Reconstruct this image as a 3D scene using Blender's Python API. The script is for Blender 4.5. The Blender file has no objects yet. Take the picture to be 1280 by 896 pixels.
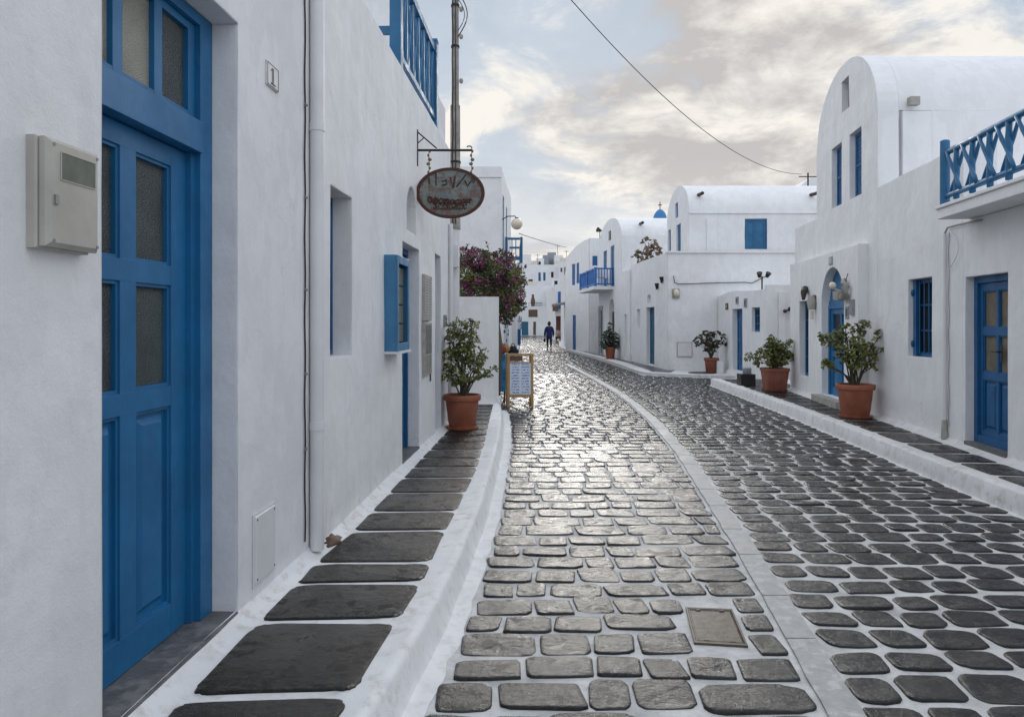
import bpy, bmesh, math, random
from mathutils import Vector, Matrix, noise
R = math.radians
rnd = random.Random(7)
sc = bpy.context.scene
COL = sc.collection
FPX, CU, CV, CH = 900.0, 640.0, 404.0, 1.55      # focal length in px of a 1280 px frame, principal column, horizon row, eye height

# ------------------------------------------------------------------ materials
def new_mat(name):
    m = bpy.data.materials.new(name); m.use_nodes = True
    nt = m.node_tree; b = nt.nodes['Principled BSDF']
    return m, nt, b
def N(nt, t, **kw):
    n = nt.nodes.new(t)
    for k, v in kw.items():
        if k in n.inputs: n.inputs[k].default_value = v
        else: setattr(n, k, v)
    return n
def noise_n(nt, scale, detail=4, rough=.55, vec=None, stretch=None):
    n = N(nt, 'ShaderNodeTexNoise'); n.inputs['Scale'].default_value = scale
    n.inputs['Detail'].default_value = detail; n.inputs['Roughness'].default_value = rough
    if vec is None: vec = pos_vec(nt)
    if stretch:
        mp = N(nt, 'ShaderNodeMapping'); mp.inputs['Scale'].default_value = stretch
        nt.links.new(vec, mp.inputs['Vector']); vec = mp.outputs[0]
    nt.links.new(vec, n.inputs['Vector'])
    return n
def pos_vec(nt):
    for n in nt.nodes:
        if n.type == 'NEW_GEOMETRY': return n.outputs['Position']
    return nt.nodes.new('ShaderNodeNewGeometry').outputs['Position']
def ramp(nt, fac, stops):
    r = nt.nodes.new('ShaderNodeValToRGB'); e = r.color_ramp.elements
    while len(e) < len(stops): e.new(.5)
    for i, (p, c) in enumerate(stops):
        e[i].position = p; e[i].color = (c, c, c, 1) if isinstance(c, (int, float)) else (*c, 1)
    nt.links.new(fac, r.inputs[0]); return r.outputs[0]
def mix(nt, fac, a, b, mode='MIX'):
    m = nt.nodes.new('ShaderNodeMix'); m.data_type = 'RGBA'; m.blend_type = mode
    for sock, v in ((m.inputs[0], fac), (m.inputs[6], a), (m.inputs[7], b)):
        if hasattr(v, 'is_linked') or isinstance(v, bpy.types.NodeSocket): nt.links.new(v, sock)
        elif isinstance(v, (int, float)): sock.default_value = v
        else: sock.default_value = (*v, 1)
    return m.outputs[2]
def math_n(nt, op, a, b=None):
    m = nt.nodes.new('ShaderNodeMath'); m.operation = op
    for i, v in enumerate((a, b)):
        if v is None: continue
        if isinstance(v, (int, float)): m.inputs[i].default_value = v
        else: nt.links.new(v, m.inputs[i])
    return m.outputs[0]
def bump(nt, b, height, strength=.3, dist=.01, bevel=None, prev=None):
    bp = nt.nodes.new('ShaderNodeBump'); bp.inputs['Strength'].default_value = strength
    bp.inputs['Distance'].default_value = dist
    nt.links.new(height, bp.inputs['Height'])
    if bevel:
        bv = nt.nodes.new('ShaderNodeBevel'); bv.samples = 4; bv.inputs['Radius'].default_value = bevel
        nt.links.new(bv.outputs[0], bp.inputs['Normal'])
    if prev: nt.links.new(prev, bp.inputs['Normal'])
    nt.links.new(bp.outputs[0], b.inputs['Normal']); return bp.outputs[0]

def plaster(name, col=(.80, .80, .805), bev=.018, grime=.5):
    m, nt, b = new_mat(name)
    big = noise_n(nt, 1.1, 3); streak = noise_n(nt, 3.0, 5, .6, stretch=(1.6, 1.6, .12))
    c = mix(nt, ramp(nt, big.outputs[0], [(.35, 0), (.7, 1)]), col, tuple(x*.94 for x in col))
    c = mix(nt, ramp(nt, streak.outputs[0], [(.55, 0), (.8, .35*grime)]), c, (.52, .50, .47))
    # splash dirt and worn paint close to the ground, in patches
    sep = nt.nodes.new('ShaderNodeSeparateXYZ'); nt.links.new(pos_vec(nt), sep.inputs[0])
    low = ramp(nt, sep.outputs[2], [(.16, 1), (.62, 0)])
    sp = noise_n(nt, 9, 6, .7)
    patches = ramp(nt, sp.outputs[0], [(.5, 0), (.72, 1)])
    f = math_n(nt, 'MULTIPLY', low, patches); f = math_n(nt, 'MULTIPLY', f, .85*grime)
    c = mix(nt, f, c, (.40, .37, .33))
    nt.links.new(c, b.inputs['Base Color']); b.inputs['Roughness'].default_value = .86
    b.inputs['Specular IOR Level'].default_value = .25
    vo = nt.nodes.new('ShaderNodeTexVoronoi'); vo.feature = 'DISTANCE_TO_EDGE'; vo.inputs['Scale'].default_value = .8
    dn = noise_n(nt, 2.5, 5, .6); av = nt.nodes.new('ShaderNodeVectorMath'); av.operation = 'MULTIPLY_ADD'; nt.links.new(dn.outputs['Color'], av.inputs[0]); av.inputs[1].default_value = (.7, .7, .7); nt.links.new(pos_vec(nt), av.inputs[2]); nt.links.new(av.outputs[0], vo.inputs['Vector'])
    cmask = ramp(nt, noise_n(nt, .9, 2).outputs[0], [(.52, 0), (.62, 1)])
    crack = math_n(nt, 'MULTIPLY', ramp(nt, vo.outputs['Distance'], [(.0, 1), (.004, 0)]), cmask)
    c = mix(nt, math_n(nt, 'MULTIPLY', crack, .5*min(1, grime*2)), c, (.40, .38, .36))
    coat = noise_n(nt, 4.5, 6, .62, stretch=(1, 1, .45)); c = mix(nt, ramp(nt, coat.outputs[0], [(.48, 0), (.54, .6)]), c, tuple(x*.90 for x in col))
    nt.links.new(c, b.inputs['Base Color'])
    fine = noise_n(nt, 130, 3, .6); med = noise_n(nt, 14, 4, .6); und = noise_n(nt, 2.2, 2)
    n1 = bump(nt, b, und.outputs[0], .5, .05, bevel=bev)
    n2 = bump(nt, b, med.outputs[0], .35, .012, prev=n1)
    bump(nt, b, fine.outputs[0], .35, .004, prev=n2)
    return m
def paint(name, col, rough=.42, bev=.004, wear=.3, grain=(3, 3, .5)):
    m, nt, b = new_mat(name)
    n = noise_n(nt, 5, 5, .6); c = mix(nt, ramp(nt, n.outputs[0], [(.3, 0), (.75, 1)]), col, tuple(x*.72 for x in col))
    s = noise_n(nt, 30, 6, .7, stretch=grain)
    c = mix(nt, ramp(nt, s.outputs[0], [(.62, 0), (.78, wear)]), c, tuple(min(.8, x*1.7+.05) for x in col))
    nt.links.new(c, b.inputs['Base Color'])
    nt.links.new(ramp(nt, n.outputs[0], [(.3, rough-.08), (.7, rough+.14)]), b.inputs['Roughness'])
    if bev: bump(nt, b, s.outputs[0], .25, .003, bevel=bev)
    else: bump(nt, b, s.outputs[0], .25, .003)
    return m
def plain(name, col, rough=.6, metal=0., nscale=20, var=.25, bmp=.2, spec=.5):
    m, nt, b = new_mat(name)
    n = noise_n(nt, nscale, 5, .6)
    c = mix(nt, ramp(nt, n.outputs[0], [(.3, 0), (.7, 1)]), col, tuple(x*(1-var) for x in col))
    nt.links.new(c, b.inputs['Base Color']); b.inputs['Roughness'].default_value = rough
    b.inputs['Metallic'].default_value = metal; b.inputs['Specular IOR Level'].default_value = spec
    if bmp: bump(nt, b, n.outputs[0], bmp, .004)
    return m
def slate(name, dark, light, wet=(.12, .4), scale=1.0, tone=False, ridge=.5, spec=1.45, speck=.5):
    m, nt, b = new_mat(name)
    a = noise_n(nt, 7*scale, 8, .68); s = noise_n(nt, 30*scale, 6, .72, stretch=(.8, 1.3, 1)); w = noise_n(nt, 1.3, 3)
    c = mix(nt, ramp(nt, a.outputs[0], [(.35, 0), (.72, 1)]), dark, light)
    c = mix(nt, ramp(nt, s.outputs[0], [(.58, 0), (.70, speck)]), c, tuple(min(.5, x*2.2) for x in light))
    if tone:
        t = nt.nodes.new('ShaderNodeAttribute'); t.attribute_name = 'tone'
        c = mix(nt, 1.0, c, t.outputs['Color'], 'MULTIPLY')
    nt.links.new(c, b.inputs['Base Color'])
    ro = math_n(nt, 'ADD', math_n(nt, 'MULTIPLY', a.outputs[0], .5), math_n(nt, 'MULTIPLY', w.outputs[0], .5))
    bl = noise_n(nt, 6.5*scale, 8, .72); blm = ramp(nt, bl.outputs[0], [(.52, 0), (.60, 1)])
    c = mix(nt, math_n(nt, 'MULTIPLY', blm, .55), c, tuple(x*1.5 for x in light))
    nt.links.new(c, b.inputs['Base Color'])
    rr = nt.nodes.new('ShaderNodeMix'); rr.data_type = 'FLOAT'; nt.links.new(blm, rr.inputs[0]); nt.links.new(ramp(nt, ro, [(.38, wet[0]), (.62, wet[1])]), rr.inputs[2]); rr.inputs[3].default_value = wet[1]+.28
    nt.links.new(rr.outputs[0], b.inputs['Roughness'])
    b.inputs['Specular IOR Level'].default_value = .5; b.inputs['IOR'].default_value = spec
    fr_ = noise_n(nt, 11*scale, 5, .6, stretch=(.5, 1.3, 1)); fr_.noise_type = 'RIDGED_MULTIFRACTAL'
    n1 = bump(nt, b, a.outputs[0], ridge, .022)
    n2 = bump(nt, b, fr_.outputs[0], ridge*.5, .010, prev=n1)
    bump(nt, b, s.outputs[0], ridge, .010, prev=n2)
    return m
def grout_mat(name, col=(.55, .55, .54), rough=.55):
    m, nt, b = new_mat(name)
    a = noise_n(nt, 5, 6, .65); s = noise_n(nt, 40, 5, .7)
    c = mix(nt, ramp(nt, a.outputs[0], [(.36, 0), (.7, 1)]), col, tuple(x*.6 for x in col))
    c = mix(nt, ramp(nt, s.outputs[0], [(.55, 0), (.75, .5)]), c, tuple(x*.5 for x in col))
    nt.links.new(c, b.inputs['Base Color'])
    nt.links.new(ramp(nt, a.outputs[0], [(.3, rough-.15), (.7, rough+.15)]), b.inputs['Roughness'])
    b.inputs['Specular IOR Level'].default_value = .06; bump(nt, b, s.outputs[0], .6, .008); return m
def frosted(name, col, rough=.3):
    m, nt, b = new_mat(name)
    v = N(nt, 'ShaderNodeTexVoronoi'); v.inputs['Scale'].default_value = 150; nt.links.new(pos_vec(nt), v.inputs['Vector'])
    n = noise_n(nt, 4, 3)
    c = mix(nt, ramp(nt, n.outputs[0], [(.3, 0), (.7, 1)]), col, tuple(x*.55 for x in col))
    nt.links.new(c, b.inputs['Base Color']); b.inputs['Roughness'].default_value = rough
    bump(nt, b, v.outputs['Distance'], .8, .004); return m
def leaf_mat(name, a, bcol, rough=.45):
    m, nt, b = new_mat(name)
    t = nt.nodes.new('ShaderNodeAttribute'); t.attribute_name = 'tone'
    c = mix(nt, t.outputs['Fac'], a, bcol)
    nt.links.new(c, b.inputs['Base Color']); b.inputs['Roughness'].default_value = rough
    tr = nt.nodes.new('ShaderNodeBsdfTranslucent'); nt.links.new(c, tr.inputs[0])
    ms = nt.nodes.new('ShaderNodeMixShader'); ms.inputs[0].default_value = .25
    nt.links.new(b.outputs[0], ms.inputs[1]); nt.links.new(tr.outputs[0], ms.inputs[2])
    nt.links.new(ms.outputs[0], nt.nodes['Material Output'].inputs['Surface']); return m
def rusty_sign():
    m, nt, b = new_mat('rusted_teal_paint')
    a = noise_n(nt, 9, 8, .7); s = noise_n(nt, 60, 5, .7)
    c = mix(nt, ramp(nt, a.outputs[0], [(.40, 0), (.62, 1)]), (.13, .17, .18), (.21, .24, .22))
    c = mix(nt, ramp(nt, s.outputs[0], [(.56, 0), (.66, .75)]), c, (.115, .05, .028))
    a2 = noise_n(nt, 14, 6, .7)
    c = mix(nt, ramp(nt, a2.outputs[0], [(.47, 0), (.58, .8)]), c, (.15, .07, .045))
    nt.links.new(c, b.inputs['Base Color']); b.inputs['Roughness'].default_value = .6
    bump(nt, b, s.outputs[0], .5, .004); return m
def scribble(name, paper=(.60, .66, .74), ink=(.04, .12, .40), rows=11, dens=.47):
    """paper with rows of handwriting-like marks in two columns; object generated coordinates"""
    m, nt, b = new_mat(name)
    tc = nt.nodes.new('ShaderNodeTexCoord'); sep = nt.nodes.new('ShaderNodeSeparateXYZ')
    nt.links.new(tc.outputs['UV'], sep.inputs[0])
    line = math_n(nt, 'FRACT', math_n(nt, 'MULTIPLY', sep.outputs[1], rows))
    inl = math_n(nt, 'MULTIPLY', math_n(nt, 'GREATER_THAN', line, .3), math_n(nt, 'LESS_THAN', line, .85))
    mp = N(nt, 'ShaderNodeMapping'); mp.inputs['Scale'].default_value = (17, rows*1.6, 1); nt.links.new(tc.outputs['UV'], mp.inputs[0])
    n = N(nt, 'ShaderNodeTexNoise'); n.inputs['Scale'].default_value = 1.0; n.inputs['Detail'].default_value = 3; nt.links.new(mp.outputs[0], n.inputs['Vector'])
    w = math_n(nt, 'GREATER_THAN', n.outputs[0], dens)
    colm = math_n(nt, 'GREATER_THAN', math_n(nt, 'ABSOLUTE', math_n(nt, 'SUBTRACT', sep.outputs[0], .5)), .05)
    marg = math_n(nt, 'LESS_THAN', math_n(nt, 'ABSOLUTE', math_n(nt, 'SUBTRACT', sep.outputs[0], .5)), .43)
    f = math_n(nt, 'MULTIPLY', math_n(nt, 'MULTIPLY', inl, w), math_n(nt, 'MULTIPLY', colm, marg))
    nt.links.new(mix(nt, math_n(nt, 'MULTIPLY', f, .8), paper, ink), b.inputs['Base Color'])
    b.inputs['Roughness'].default_value = .35; return m

M = {}
M['wall'] = plaster('whitewashed_plaster')
M['wall_near'] = plaster('whitewashed_plaster_fine', (.78, .78, .79), .02, .35)
M['wall_far'] = plaster('whitewashed_plaster_plain', (.76, .765, .775), None, .5) if False else plain('whitewash_far', (.74, .745, .755), .85, nscale=.6, var=.12, bmp=0)
M['cream'] = plain('whitewash_cream', (.62, .58, .50), .85, nscale=.8, var=.15, bmp=0)
M['kerb'] = plaster('limewashed_kerb', (.66, .66, .655), .012, 1.3)
M['blue'] = paint('blue_door_paint', (.011, .145, .335), .4, .004, .55, (2.5, 2.5, .25))
M['blue2'] = paint('deep_blue_paint', (.008, .105, .27), wear=.3)
M['blue3'] = paint('sea_blue_railing_paint', (.014, .135, .29), .45, wear=.35)
M['blue_case'] = paint('faded_blue_case_paint', (.045, .19, .36), .4)
M['blue_far'] = plain('blue_far', (.012, .11, .34), .5, bmp=0)
M['teal'] = plain('teal_door_paint', (.01, .11, .20), .5, bmp=0)
M['grout'] = grout_mat('lime_grout', (.62, .62, .61), .72)
M['mortar'] = plaster('white_mortar', (.74, .74, .745), None, 1.0)
M['cobble'] = slate('wet_cobblestone', (.004, .004, .0045), (.020, .0195, .018), (.05, .20), 1.0, True, .6, 1.37, .35)
M['slab'] = slate('wet_slate_slab', (.003, .003, .003), (.020, .019, .017), (.08, .34), 1.5, True, .9, 1.28, .9)
M['strip'] = slate('pale_marble_strip', (.27, .27, .265), (.42, .42, .41), (.35, .6), 1.5, False, .4, 1.35, .3)
M['sill'] = slate('grey_stone_sill', (.085, .085, .09), (.15, .15, .15), (.35, .6), 1.2, False, .2)
M['ground'] = plain('earth', (.22, .20, .17), .9, nscale=.5)
M['greypave'] = slate('grey_paving', (.05, .05, .052), (.10, .10, .10), (.2, .45), 1.0, False, .3)
M['glass'] = frosted('pebbled_glass', (.085, .098, .092), .2)
M['glass_pale'] = frosted('pebbled_glass_curtained', (.34, .33, .27), .3)
M['glass_dark'] = plain('window_glass', (.02, .025, .03), .3, nscale=2, bmp=0, spec=.15)
M['curtain'] = plain('lace_curtain', (.20, .17, .12), .5, nscale=6, var=.5)
M['terracotta'] = plain('terracotta', (.36, .115, .062), .62, nscale=9, var=.3, bmp=.25)
M['terracotta2'] = plain('terracotta_brown', (.30, .10, .06), .7, nscale=7, var=.35, bmp=.25)
M['soil'] = plain('soil', (.04, .028, .02), .95, nscale=40)
M['bark'] = plain('bark', (.09, .075, .045), .85, nscale=30)
M['leaf'] = leaf_mat('shrub_leaf', (.045, .058, .016), (.30, .32, .09))
M['leaf_dark'] = leaf_mat('dusty_leaf', (.045, .038, .022), (.10, .085, .05), .6)
M['leaf_blue'] = leaf_mat('silvery_leaf', (.03, .055, .035), (.13, .17, .12))
M['leaf_dry'] = leaf_mat('dry_leaf', (.14, .10, .06), (.34, .26, .18), .7)
M['leaf_b'] = leaf_mat('bougainvillea_leaf', (.022, .045, .014), (.22, .24, .06))
M['bract'] = leaf_mat('bougainvillea_bract', (.05, .010, .035), (.30, .055, .17))
M['iron'] = plain('rusty_iron', (.045, .035, .030), .6, .4, 30, .4)
M['chain'] = plain('dull_brass', (.20, .15, .09), .5, .5, 30)
M['sign'] = rusty_sign(); M['rust'] = plain('rust', (.10, .040, .025), .75, .1, 40, .5, .4)
M['black'] = plain('black_plastic', (.02, .02, .022), .45)
M['meter'] = plain('aged_beige_plastic', (.46, .44, .39), .45, 0, 6, .22, .1)
M['meterdark'] = plain('grimy_window_plastic', (.15, .16, .12), .2, 0, 12, .4, 0)
M['pipe'] = plain('white_pipe', (.72, .72, .73), .5, 0, 3, .12, .1)
M['concrete'] = plain('weathered_pole', (.42, .39, .36), .85, 0, 8, .5, .4)
M['metal'] = plain('galvanised_metal', (.33, .33, .33), .45, .5)
M['bronze'] = plain('bronze_cover', (.11, .088, .064), .5, .1, 18, .5, .6, .35)
M['oak'] = plain('oak_wood', (.42, .25, .10), .5, 0, 12, .3)
M['globe'] = plain('cream_globe', (.70, .62, .50), .3, 0, 3, .06, 0)
M['paper'] = scribble('menu_sheet'); M['paper2'] = scribble('case_menu', (.24, .24, .18), (.05, .06, .03), 9, .42)
M['plaque'] = scribble('framed_notice', (.40, .38, .35), (.13, .09, .07), 14, .42)
M['photo'] = plain('weathered_print', (.24, .22, .22), .5, 0, 16, .6, 0)
M['marble'] = plain('white_marble', (.62, .62, .62), .4, 0, 20, .2, 0)
M['ink'] = plain('dark_ink', (.05, .05, .055), .5, bmp=0)
M['clothblue'] = plain('bright_blue_cloth', (.04, .25, .50), .8, 0, 7, .8, .5)
M['skin'] = plain('skin', (.42, .25, .18), .5, bmp=0)
M['hair'] = plain('brown_hair', (.05, .03, .02), .6, bmp=0)
M['navy'] = plain('navy_cloth', (.02, .03, .14), .85, 0, 20)
M['darkcloth'] = plain('black_cloth', (.014, .013, .02), .85, 0, 20)
M['red'] = plain('red_cloth', (.35, .04, .03), .8); M['yellow'] = plain('ochre_cloth', (.42, .27, .10), .8)
M['maroon'] = plain('maroon_paint', (.09, .012, .012), .5, bmp=0)
M['beige'] = plain('beige_cloth', (.45, .36, .30), .8)
M['brown'] = plain('brown_wood', (.13, .075, .05), .7); M['tank'] = plain('tank_grey', (.30, .32, .36), .6, bmp=0)
M['stone'] = plain('pale_stone', (.42, .40, .36), .7, 0, 10, .35, .4)

# ------------------------------------------------------------------ objects
BASE = {}
def thing(name, label, cat, loc=(0, 0, 0), group=None):
    o = bpy.data.objects.new(name, None); COL.objects.link(o); o.location = loc
    o.empty_display_size = .2
    o['label'] = label; o['category'] = cat
    if group: o['group'] = group
    BASE[o] = Vector(loc); return o
def tag(o, label=None, cat=None, group=None, kind=None):
    if label: o['label'] = label
    if cat: o['category'] = cat
    if group: o['group'] = group
    if kind: o['kind'] = kind
    return o
class Fr:
    """facade plane in plan: point at s = (c+m*s, s) for street walls, or (s, Y0) for walls that face the street end"""
    def __init__(self, c=None, m=0, y0=None, side=1):
        self.c, self.m, self.y0 = c, m, y0
        if y0 is None:
            n = Vector((side, -side*m)); n.normalize(); self.n = n
        else: self.n = Vector((0, -1))
    def W(self, s, z, o=0):
        if self.y0 is None: return Vector((self.c+self.m*s+self.n.x*o, s+self.n.y*o, z))
        return Vector((s, self.y0-o, z))
    def s(self, u):
        r = (u-CU)/FPX
        return self.c/(r-self.m) if self.y0 is None else r*self.y0
    def z(self, s, v):
        return CH-(v-CV)/FPX*(s if self.y0 is None else self.y0)
def wob(p, a=.007):
    return p + Vector((noise.noise(p*1.7), noise.noise(p*1.7+Vector((9, 3, 1))), noise.noise(p*1.3+Vector((2, 7, 5)))))*a
class MB:
    def __init__(self): self.v = []; self.f = []; self.t = []; self.uv = {}; self.mi = []
    def add(self, pts, faces, tone=None, mi=0):
        b = len(self.v); self.v += [Vector(p) for p in pts]
        self.f += [tuple(i+b for i in f) for f in faces]; self.mi += [mi]*len(faces)
        self.t += [tone if tone is not None else 1.0]*len(pts)
        return b
    def quad(self, a, b, c, d, mi=0): self.add((a, b, c, d), ((0, 1, 2, 3),), mi=mi)
    def hexa(self, P, mi=0): self.add(P, ((0, 1, 2, 3), (7, 6, 5, 4), (0, 4, 5, 1), (1, 5, 6, 2), (2, 6, 7, 3), (3, 7, 4, 0)), mi=mi)
    def fbox(self, F, s0, s1, z0, z1, o0, o1, mi=0):
        self.hexa([F.W(s0, z0, o0), F.W(s1, z0, o0), F.W(s1, z0, o1), F.W(s0, z0, o1),
                   F.W(s0, z1, o0), F.W(s1, z1, o0), F.W(s1, z1, o1), F.W(s0, z1, o1)], mi); return self
    def box(self, x0, x1, y0, y1, z0, z1, mi=0):
        self.hexa([(x0, y0, z0), (x1, y0, z0), (x1, y1, z0), (x0, y1, z0), (x0, y0, z1), (x1, y0, z1), (x1, y1, z1), (x0, y1, z1)], mi); return self
    def tube(self, pts, r, seg=8, cap=True, mi=0):
        pts = [Vector(p) for p in pts]; n = len(pts); rs = r if isinstance(r, (list, tuple)) else [r]*n
        up = Vector((0, 0, 1)); V = []
        for i, p in enumerate(pts):
            t = (pts[min(i+1, n-1)]-pts[max(i-1, 0)])
            if t.length < 1e-9: t = Vector((0, 0, 1))
            t.normalize(); a = t.cross(up if abs(t.z) < .95 else Vector((1, 0, 0))); a.normalize(); b = t.cross(a)
            for k in range(seg):
                g = 2*math.pi*k/seg; V.append(p+(a*math.cos(g)+b*math.sin(g))*rs[i])
        f = [(i*seg+k, i*seg+(k+1) % seg, (i+1)*seg+(k+1) % seg, (i+1)*seg+k) for i in range(n-1) for k in range(seg)]
        if cap: f += [tuple(range(seg)), tuple((n-1)*seg+k for k in range(seg))]
        self.add(V, f, mi=mi); return self
    def lathe(self, c, prof, seg=32, sx=1, sy=1, square=False):
        V = []
        for r, z in prof:
            for k in range(seg):
                g = 2*math.pi*(k+.5)/seg; ca, sa = math.cos(g), math.sin(g)
                q = (abs(ca)**6+abs(sa)**6)**(-1/6)*1.0 if square else 1
                V.append((c[0]+r*ca*sx*q, c[1]+r*sa*sy*q, c[2]+z))
        n = len(prof)
        f = [(i*seg+k, i*seg+(k+1) % seg, (i+1)*seg+(k+1) % seg, (i+1)*seg+k) for i in range(n-1) for k in range(seg)]
        f += [tuple(range(seg)), tuple((n-1)*seg+k for k in range(seg))]
        self.add(V, f); return self
    def blob(self, c, rx, ry, rz, seg=12, rings=8, nz=0, seed=0):
        V = []; 
        for i in range(rings+1):
            t = math.pi*i/rings
            for k in range(seg):
                g = 2*math.pi*k/seg; d = Vector((math.sin(t)*math.cos(g), math.sin(t)*math.sin(g), math.cos(t)))
                q = 1+nz*noise.noise(d*2.3+Vector((seed, seed*2, 0)))
                V.append((c[0]+d.x*rx*q, c[1]+d.y*ry*q, c[2]+d.z*rz*q))
        f = [(i*seg+k, i*seg+(k+1) % seg, (i+1)*seg+(k+1) % seg, (i+1)*seg+k) for i in range(rings) for k in range(seg)]
        self.add(V, f); return self
    def build(self, name, mat, parent=None, smooth=False, tone=False, recalc=True, merge=False):
        merge = merge or name in ('wall', 'parapet', 'upper_wall', 'entrance_front', 'vaulted_roof', 'upper_storey')
        base = Vector((0, 0, 0)); q = parent
        if parent is not None: base = BASE[parent]
        me = bpy.data.meshes.new(name)
        me.from_pydata([tuple(p-base) for p in self.v], [], self.f)
        for m in (mat if isinstance(mat, (list, tuple)) else [mat]): me.materials.append(m)
        if any(self.mi):
            for p, i in zip(me.polygons, self.mi): p.material_index = i
        if tone:
            a = me.color_attributes.new('tone', 'FLOAT_COLOR', 'POINT')
            buf = []
            for t in self.t: buf += [t, t, t, 1] if not isinstance(t, tuple) else [*t, 1]
            a.data.foreach_set('color', buf)
        if recalc or merge:
            bm = bmesh.new(); bm.from_mesh(me)
            if merge: bmesh.ops.remove_doubles(bm, verts=bm.verts, dist=1e-4)
            if recalc: bmesh.ops.recalc_face_normals(bm, faces=bm.faces)
            bm.to_mesh(me); bm.free()
        if smooth is True: me.shade_smooth()
        elif smooth: me.shade_smooth(); 
        o = bpy.data.objects.new(name, me); COL.objects.link(o)
        if parent is not None: o.parent = parent
        BASE[o] = base
        if smooth == 'auto':
            for p in me.polygons: p.use_smooth = True
            me.set_sharp_from_angle(angle=R(40))
        return o
def uvquad(F, s0, s1, z0, z1, o, name, mat, parent, flip=False):
    mb = MB(); mb.quad(F.W(s0, z0, o), F.W(s1, z0, o), F.W(s1, z1, o), F.W(s0, z1, o))
    ob = mb.build(name, mat, parent, recalc=False); uv = ob.data.uv_layers.new(name='UVMap')
    for l, c in zip(ob.data.loops, ((0, 0), (1, 0), (1, 1), (0, 1))): uv.data[l.index].uv = c
    return ob

class Hole:
    def __init__(self, s0, s1, z0, z1, d=.12, arch=0): self.s0, self.s1, self.z0, self.z1, self.d, self.arch = min(s0, s1), max(s0, s1), z0, z1, d, arch
    def top(self, s):
        if not self.arch: return self.z1
        h = (self.s1-self.s0)/2; x = max(-1, min(1, (s-(self.s0+h))/h))
        return self.z1-self.arch+self.arch*math.sqrt(max(0, 1-x*x))
def panel(mb, F, s0, s1, z0, topf, holes=(), thick=.3, step=.4, w=.007, ends=(1, 1)):
    tf = topf if callable(topf) else (lambda s: topf)
    S = {s0, s1}
    n = max(1, int((s1-s0)/step)); S |= {s0+(s1-s0)*i/n for i in range(n+1)}
    if callable(topf): S |= {s0+(s1-s0)*(1-math.cos(math.pi*i/28))/2 for i in range(29)}
    for h in holes:
        S |= {h.s0, h.s1}
        if h.arch: S |= {h.s0+(h.s1-h.s0)*(1-math.cos(math.pi*i/16))/2 for i in range(17)}
    S = sorted(x for x in S if s0-1e-6 <= x <= s1+1e-6)
    T = [S[0]]
    hs = {round(x, 5) for h in holes for x in (h.s0, h.s1)} | {round(s1, 5)}
    for x in S[1:]:
        if x-T[-1] < 2e-3:
            if round(x, 5) in hs: T[-1] = x if len(T) > 1 else T[-1]
            continue
        T.append(x)
    S = T
    zmx = max(tf(x) for x in S); ZG = {round(z0+i*.5, 4) for i in range(1, int((zmx-z0)/.5)+1)} | {h.z0 for h in holes} | {h.z1 for h in holes if not h.arch} | {h.z1-h.arch for h in holes if h.arch}
    ZG = sorted(ZG); ZG = [z for i, z in enumerate(ZG) if i == 0 or z-ZG[i-1] > 1e-3]
    def P(s, z, o=0): return wob(F.W(s, z, o), w)
    def Q(a, b, c, d): mb.quad(a, b, c, d)
    for a, b in zip(S, S[1:]):
        mid = (a+b)/2
        hh = sorted([h for h in holes if h.s0 < mid < h.s1], key=lambda h: h.z0)
        za, zb = z0, z0
        segs = []
        for h in hh:
            segs.append((za, zb, h.z0, h.z0)); ta, tb = h.top(a), h.top(b)
            Q(P(a, h.z0), P(b, h.z0), P(b, h.z0, -h.d), P(a, h.z0, -h.d))
            Q(P(a, ta), P(b, tb), P(b, tb, -h.d), P(a, ta, -h.d))
            Q(P(a, h.z0, -h.d), P(b, h.z0, -h.d), P(b, tb, -h.d), P(a, ta, -h.d))
            za, zb = ta, tb
        segs.append((za, zb, tf(a), tf(b)))
        for (p, q, r_, t_) in segs:
            la = [p]+[z for z in ZG if p+1e-4 < z < r_-1e-4]+[r_]; lb = [q]+[z for z in ZG if q+1e-4 < z < t_-1e-4]+[t_]
            com = sorted(set(la[1:-1]) & set(lb[1:-1]))
            lo_a, lo_b = 0, 0
            for c in com+[None]:
                ia = la.index(c) if c is not None else len(la)-1; ib = lb.index(c) if c is not None else len(lb)-1
                pts = [P(a, z) for z in la[lo_a:ia+1]][::-1]+[P(b, z) for z in lb[lo_b:ib+1]]
                cl = []
                for x in pts:
                    if not cl or (x-cl[-1]).length > 1e-5: cl.append(x)
                if len(cl) > 2 and (cl[0]-cl[-1]).length < 1e-5: cl.pop()
                if len(cl) >= 3: mb.add(cl, [tuple(range(len(cl)))])
                lo_a, lo_b = ia, ib
        Q(P(a, tf(a)), P(b, tf(b)), P(b, tf(b), -thick), P(a, tf(a), -thick))
        Q(P(a, z0, -thick), P(b, z0, -thick), P(b, tf(b), -thick), P(a, tf(a), -thick))
    for h in holes:
        for s in (h.s0, h.s1):
            zz = [h.z0]+[z for z in ZG if h.z0+1e-4 < z < h.top(s)-1e-4]+[h.top(s)]
            for za, zb in zip(zz, zz[1:]): Q(P(s, za), P(s, za, -h.d), P(s, zb, -h.d), P(s, zb))
            continue
            Q(P(s, h.z0), P(s, h.z0, -h.d), P(s, h.top(s), -h.d), P(s, h.top(s)))
    for s, e in ((s0, ends[0]), (s1, ends[1])):
        if e:
            zz = [z0]+[z for z in ZG if z0+1e-4 < z < tf(s)-1e-4]+[tf(s)]
            for za, zb in zip(zz, zz[1:]): Q(P(s, za), P(s, za, -thick), P(s, zb, -thick), P(s, zb))

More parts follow.
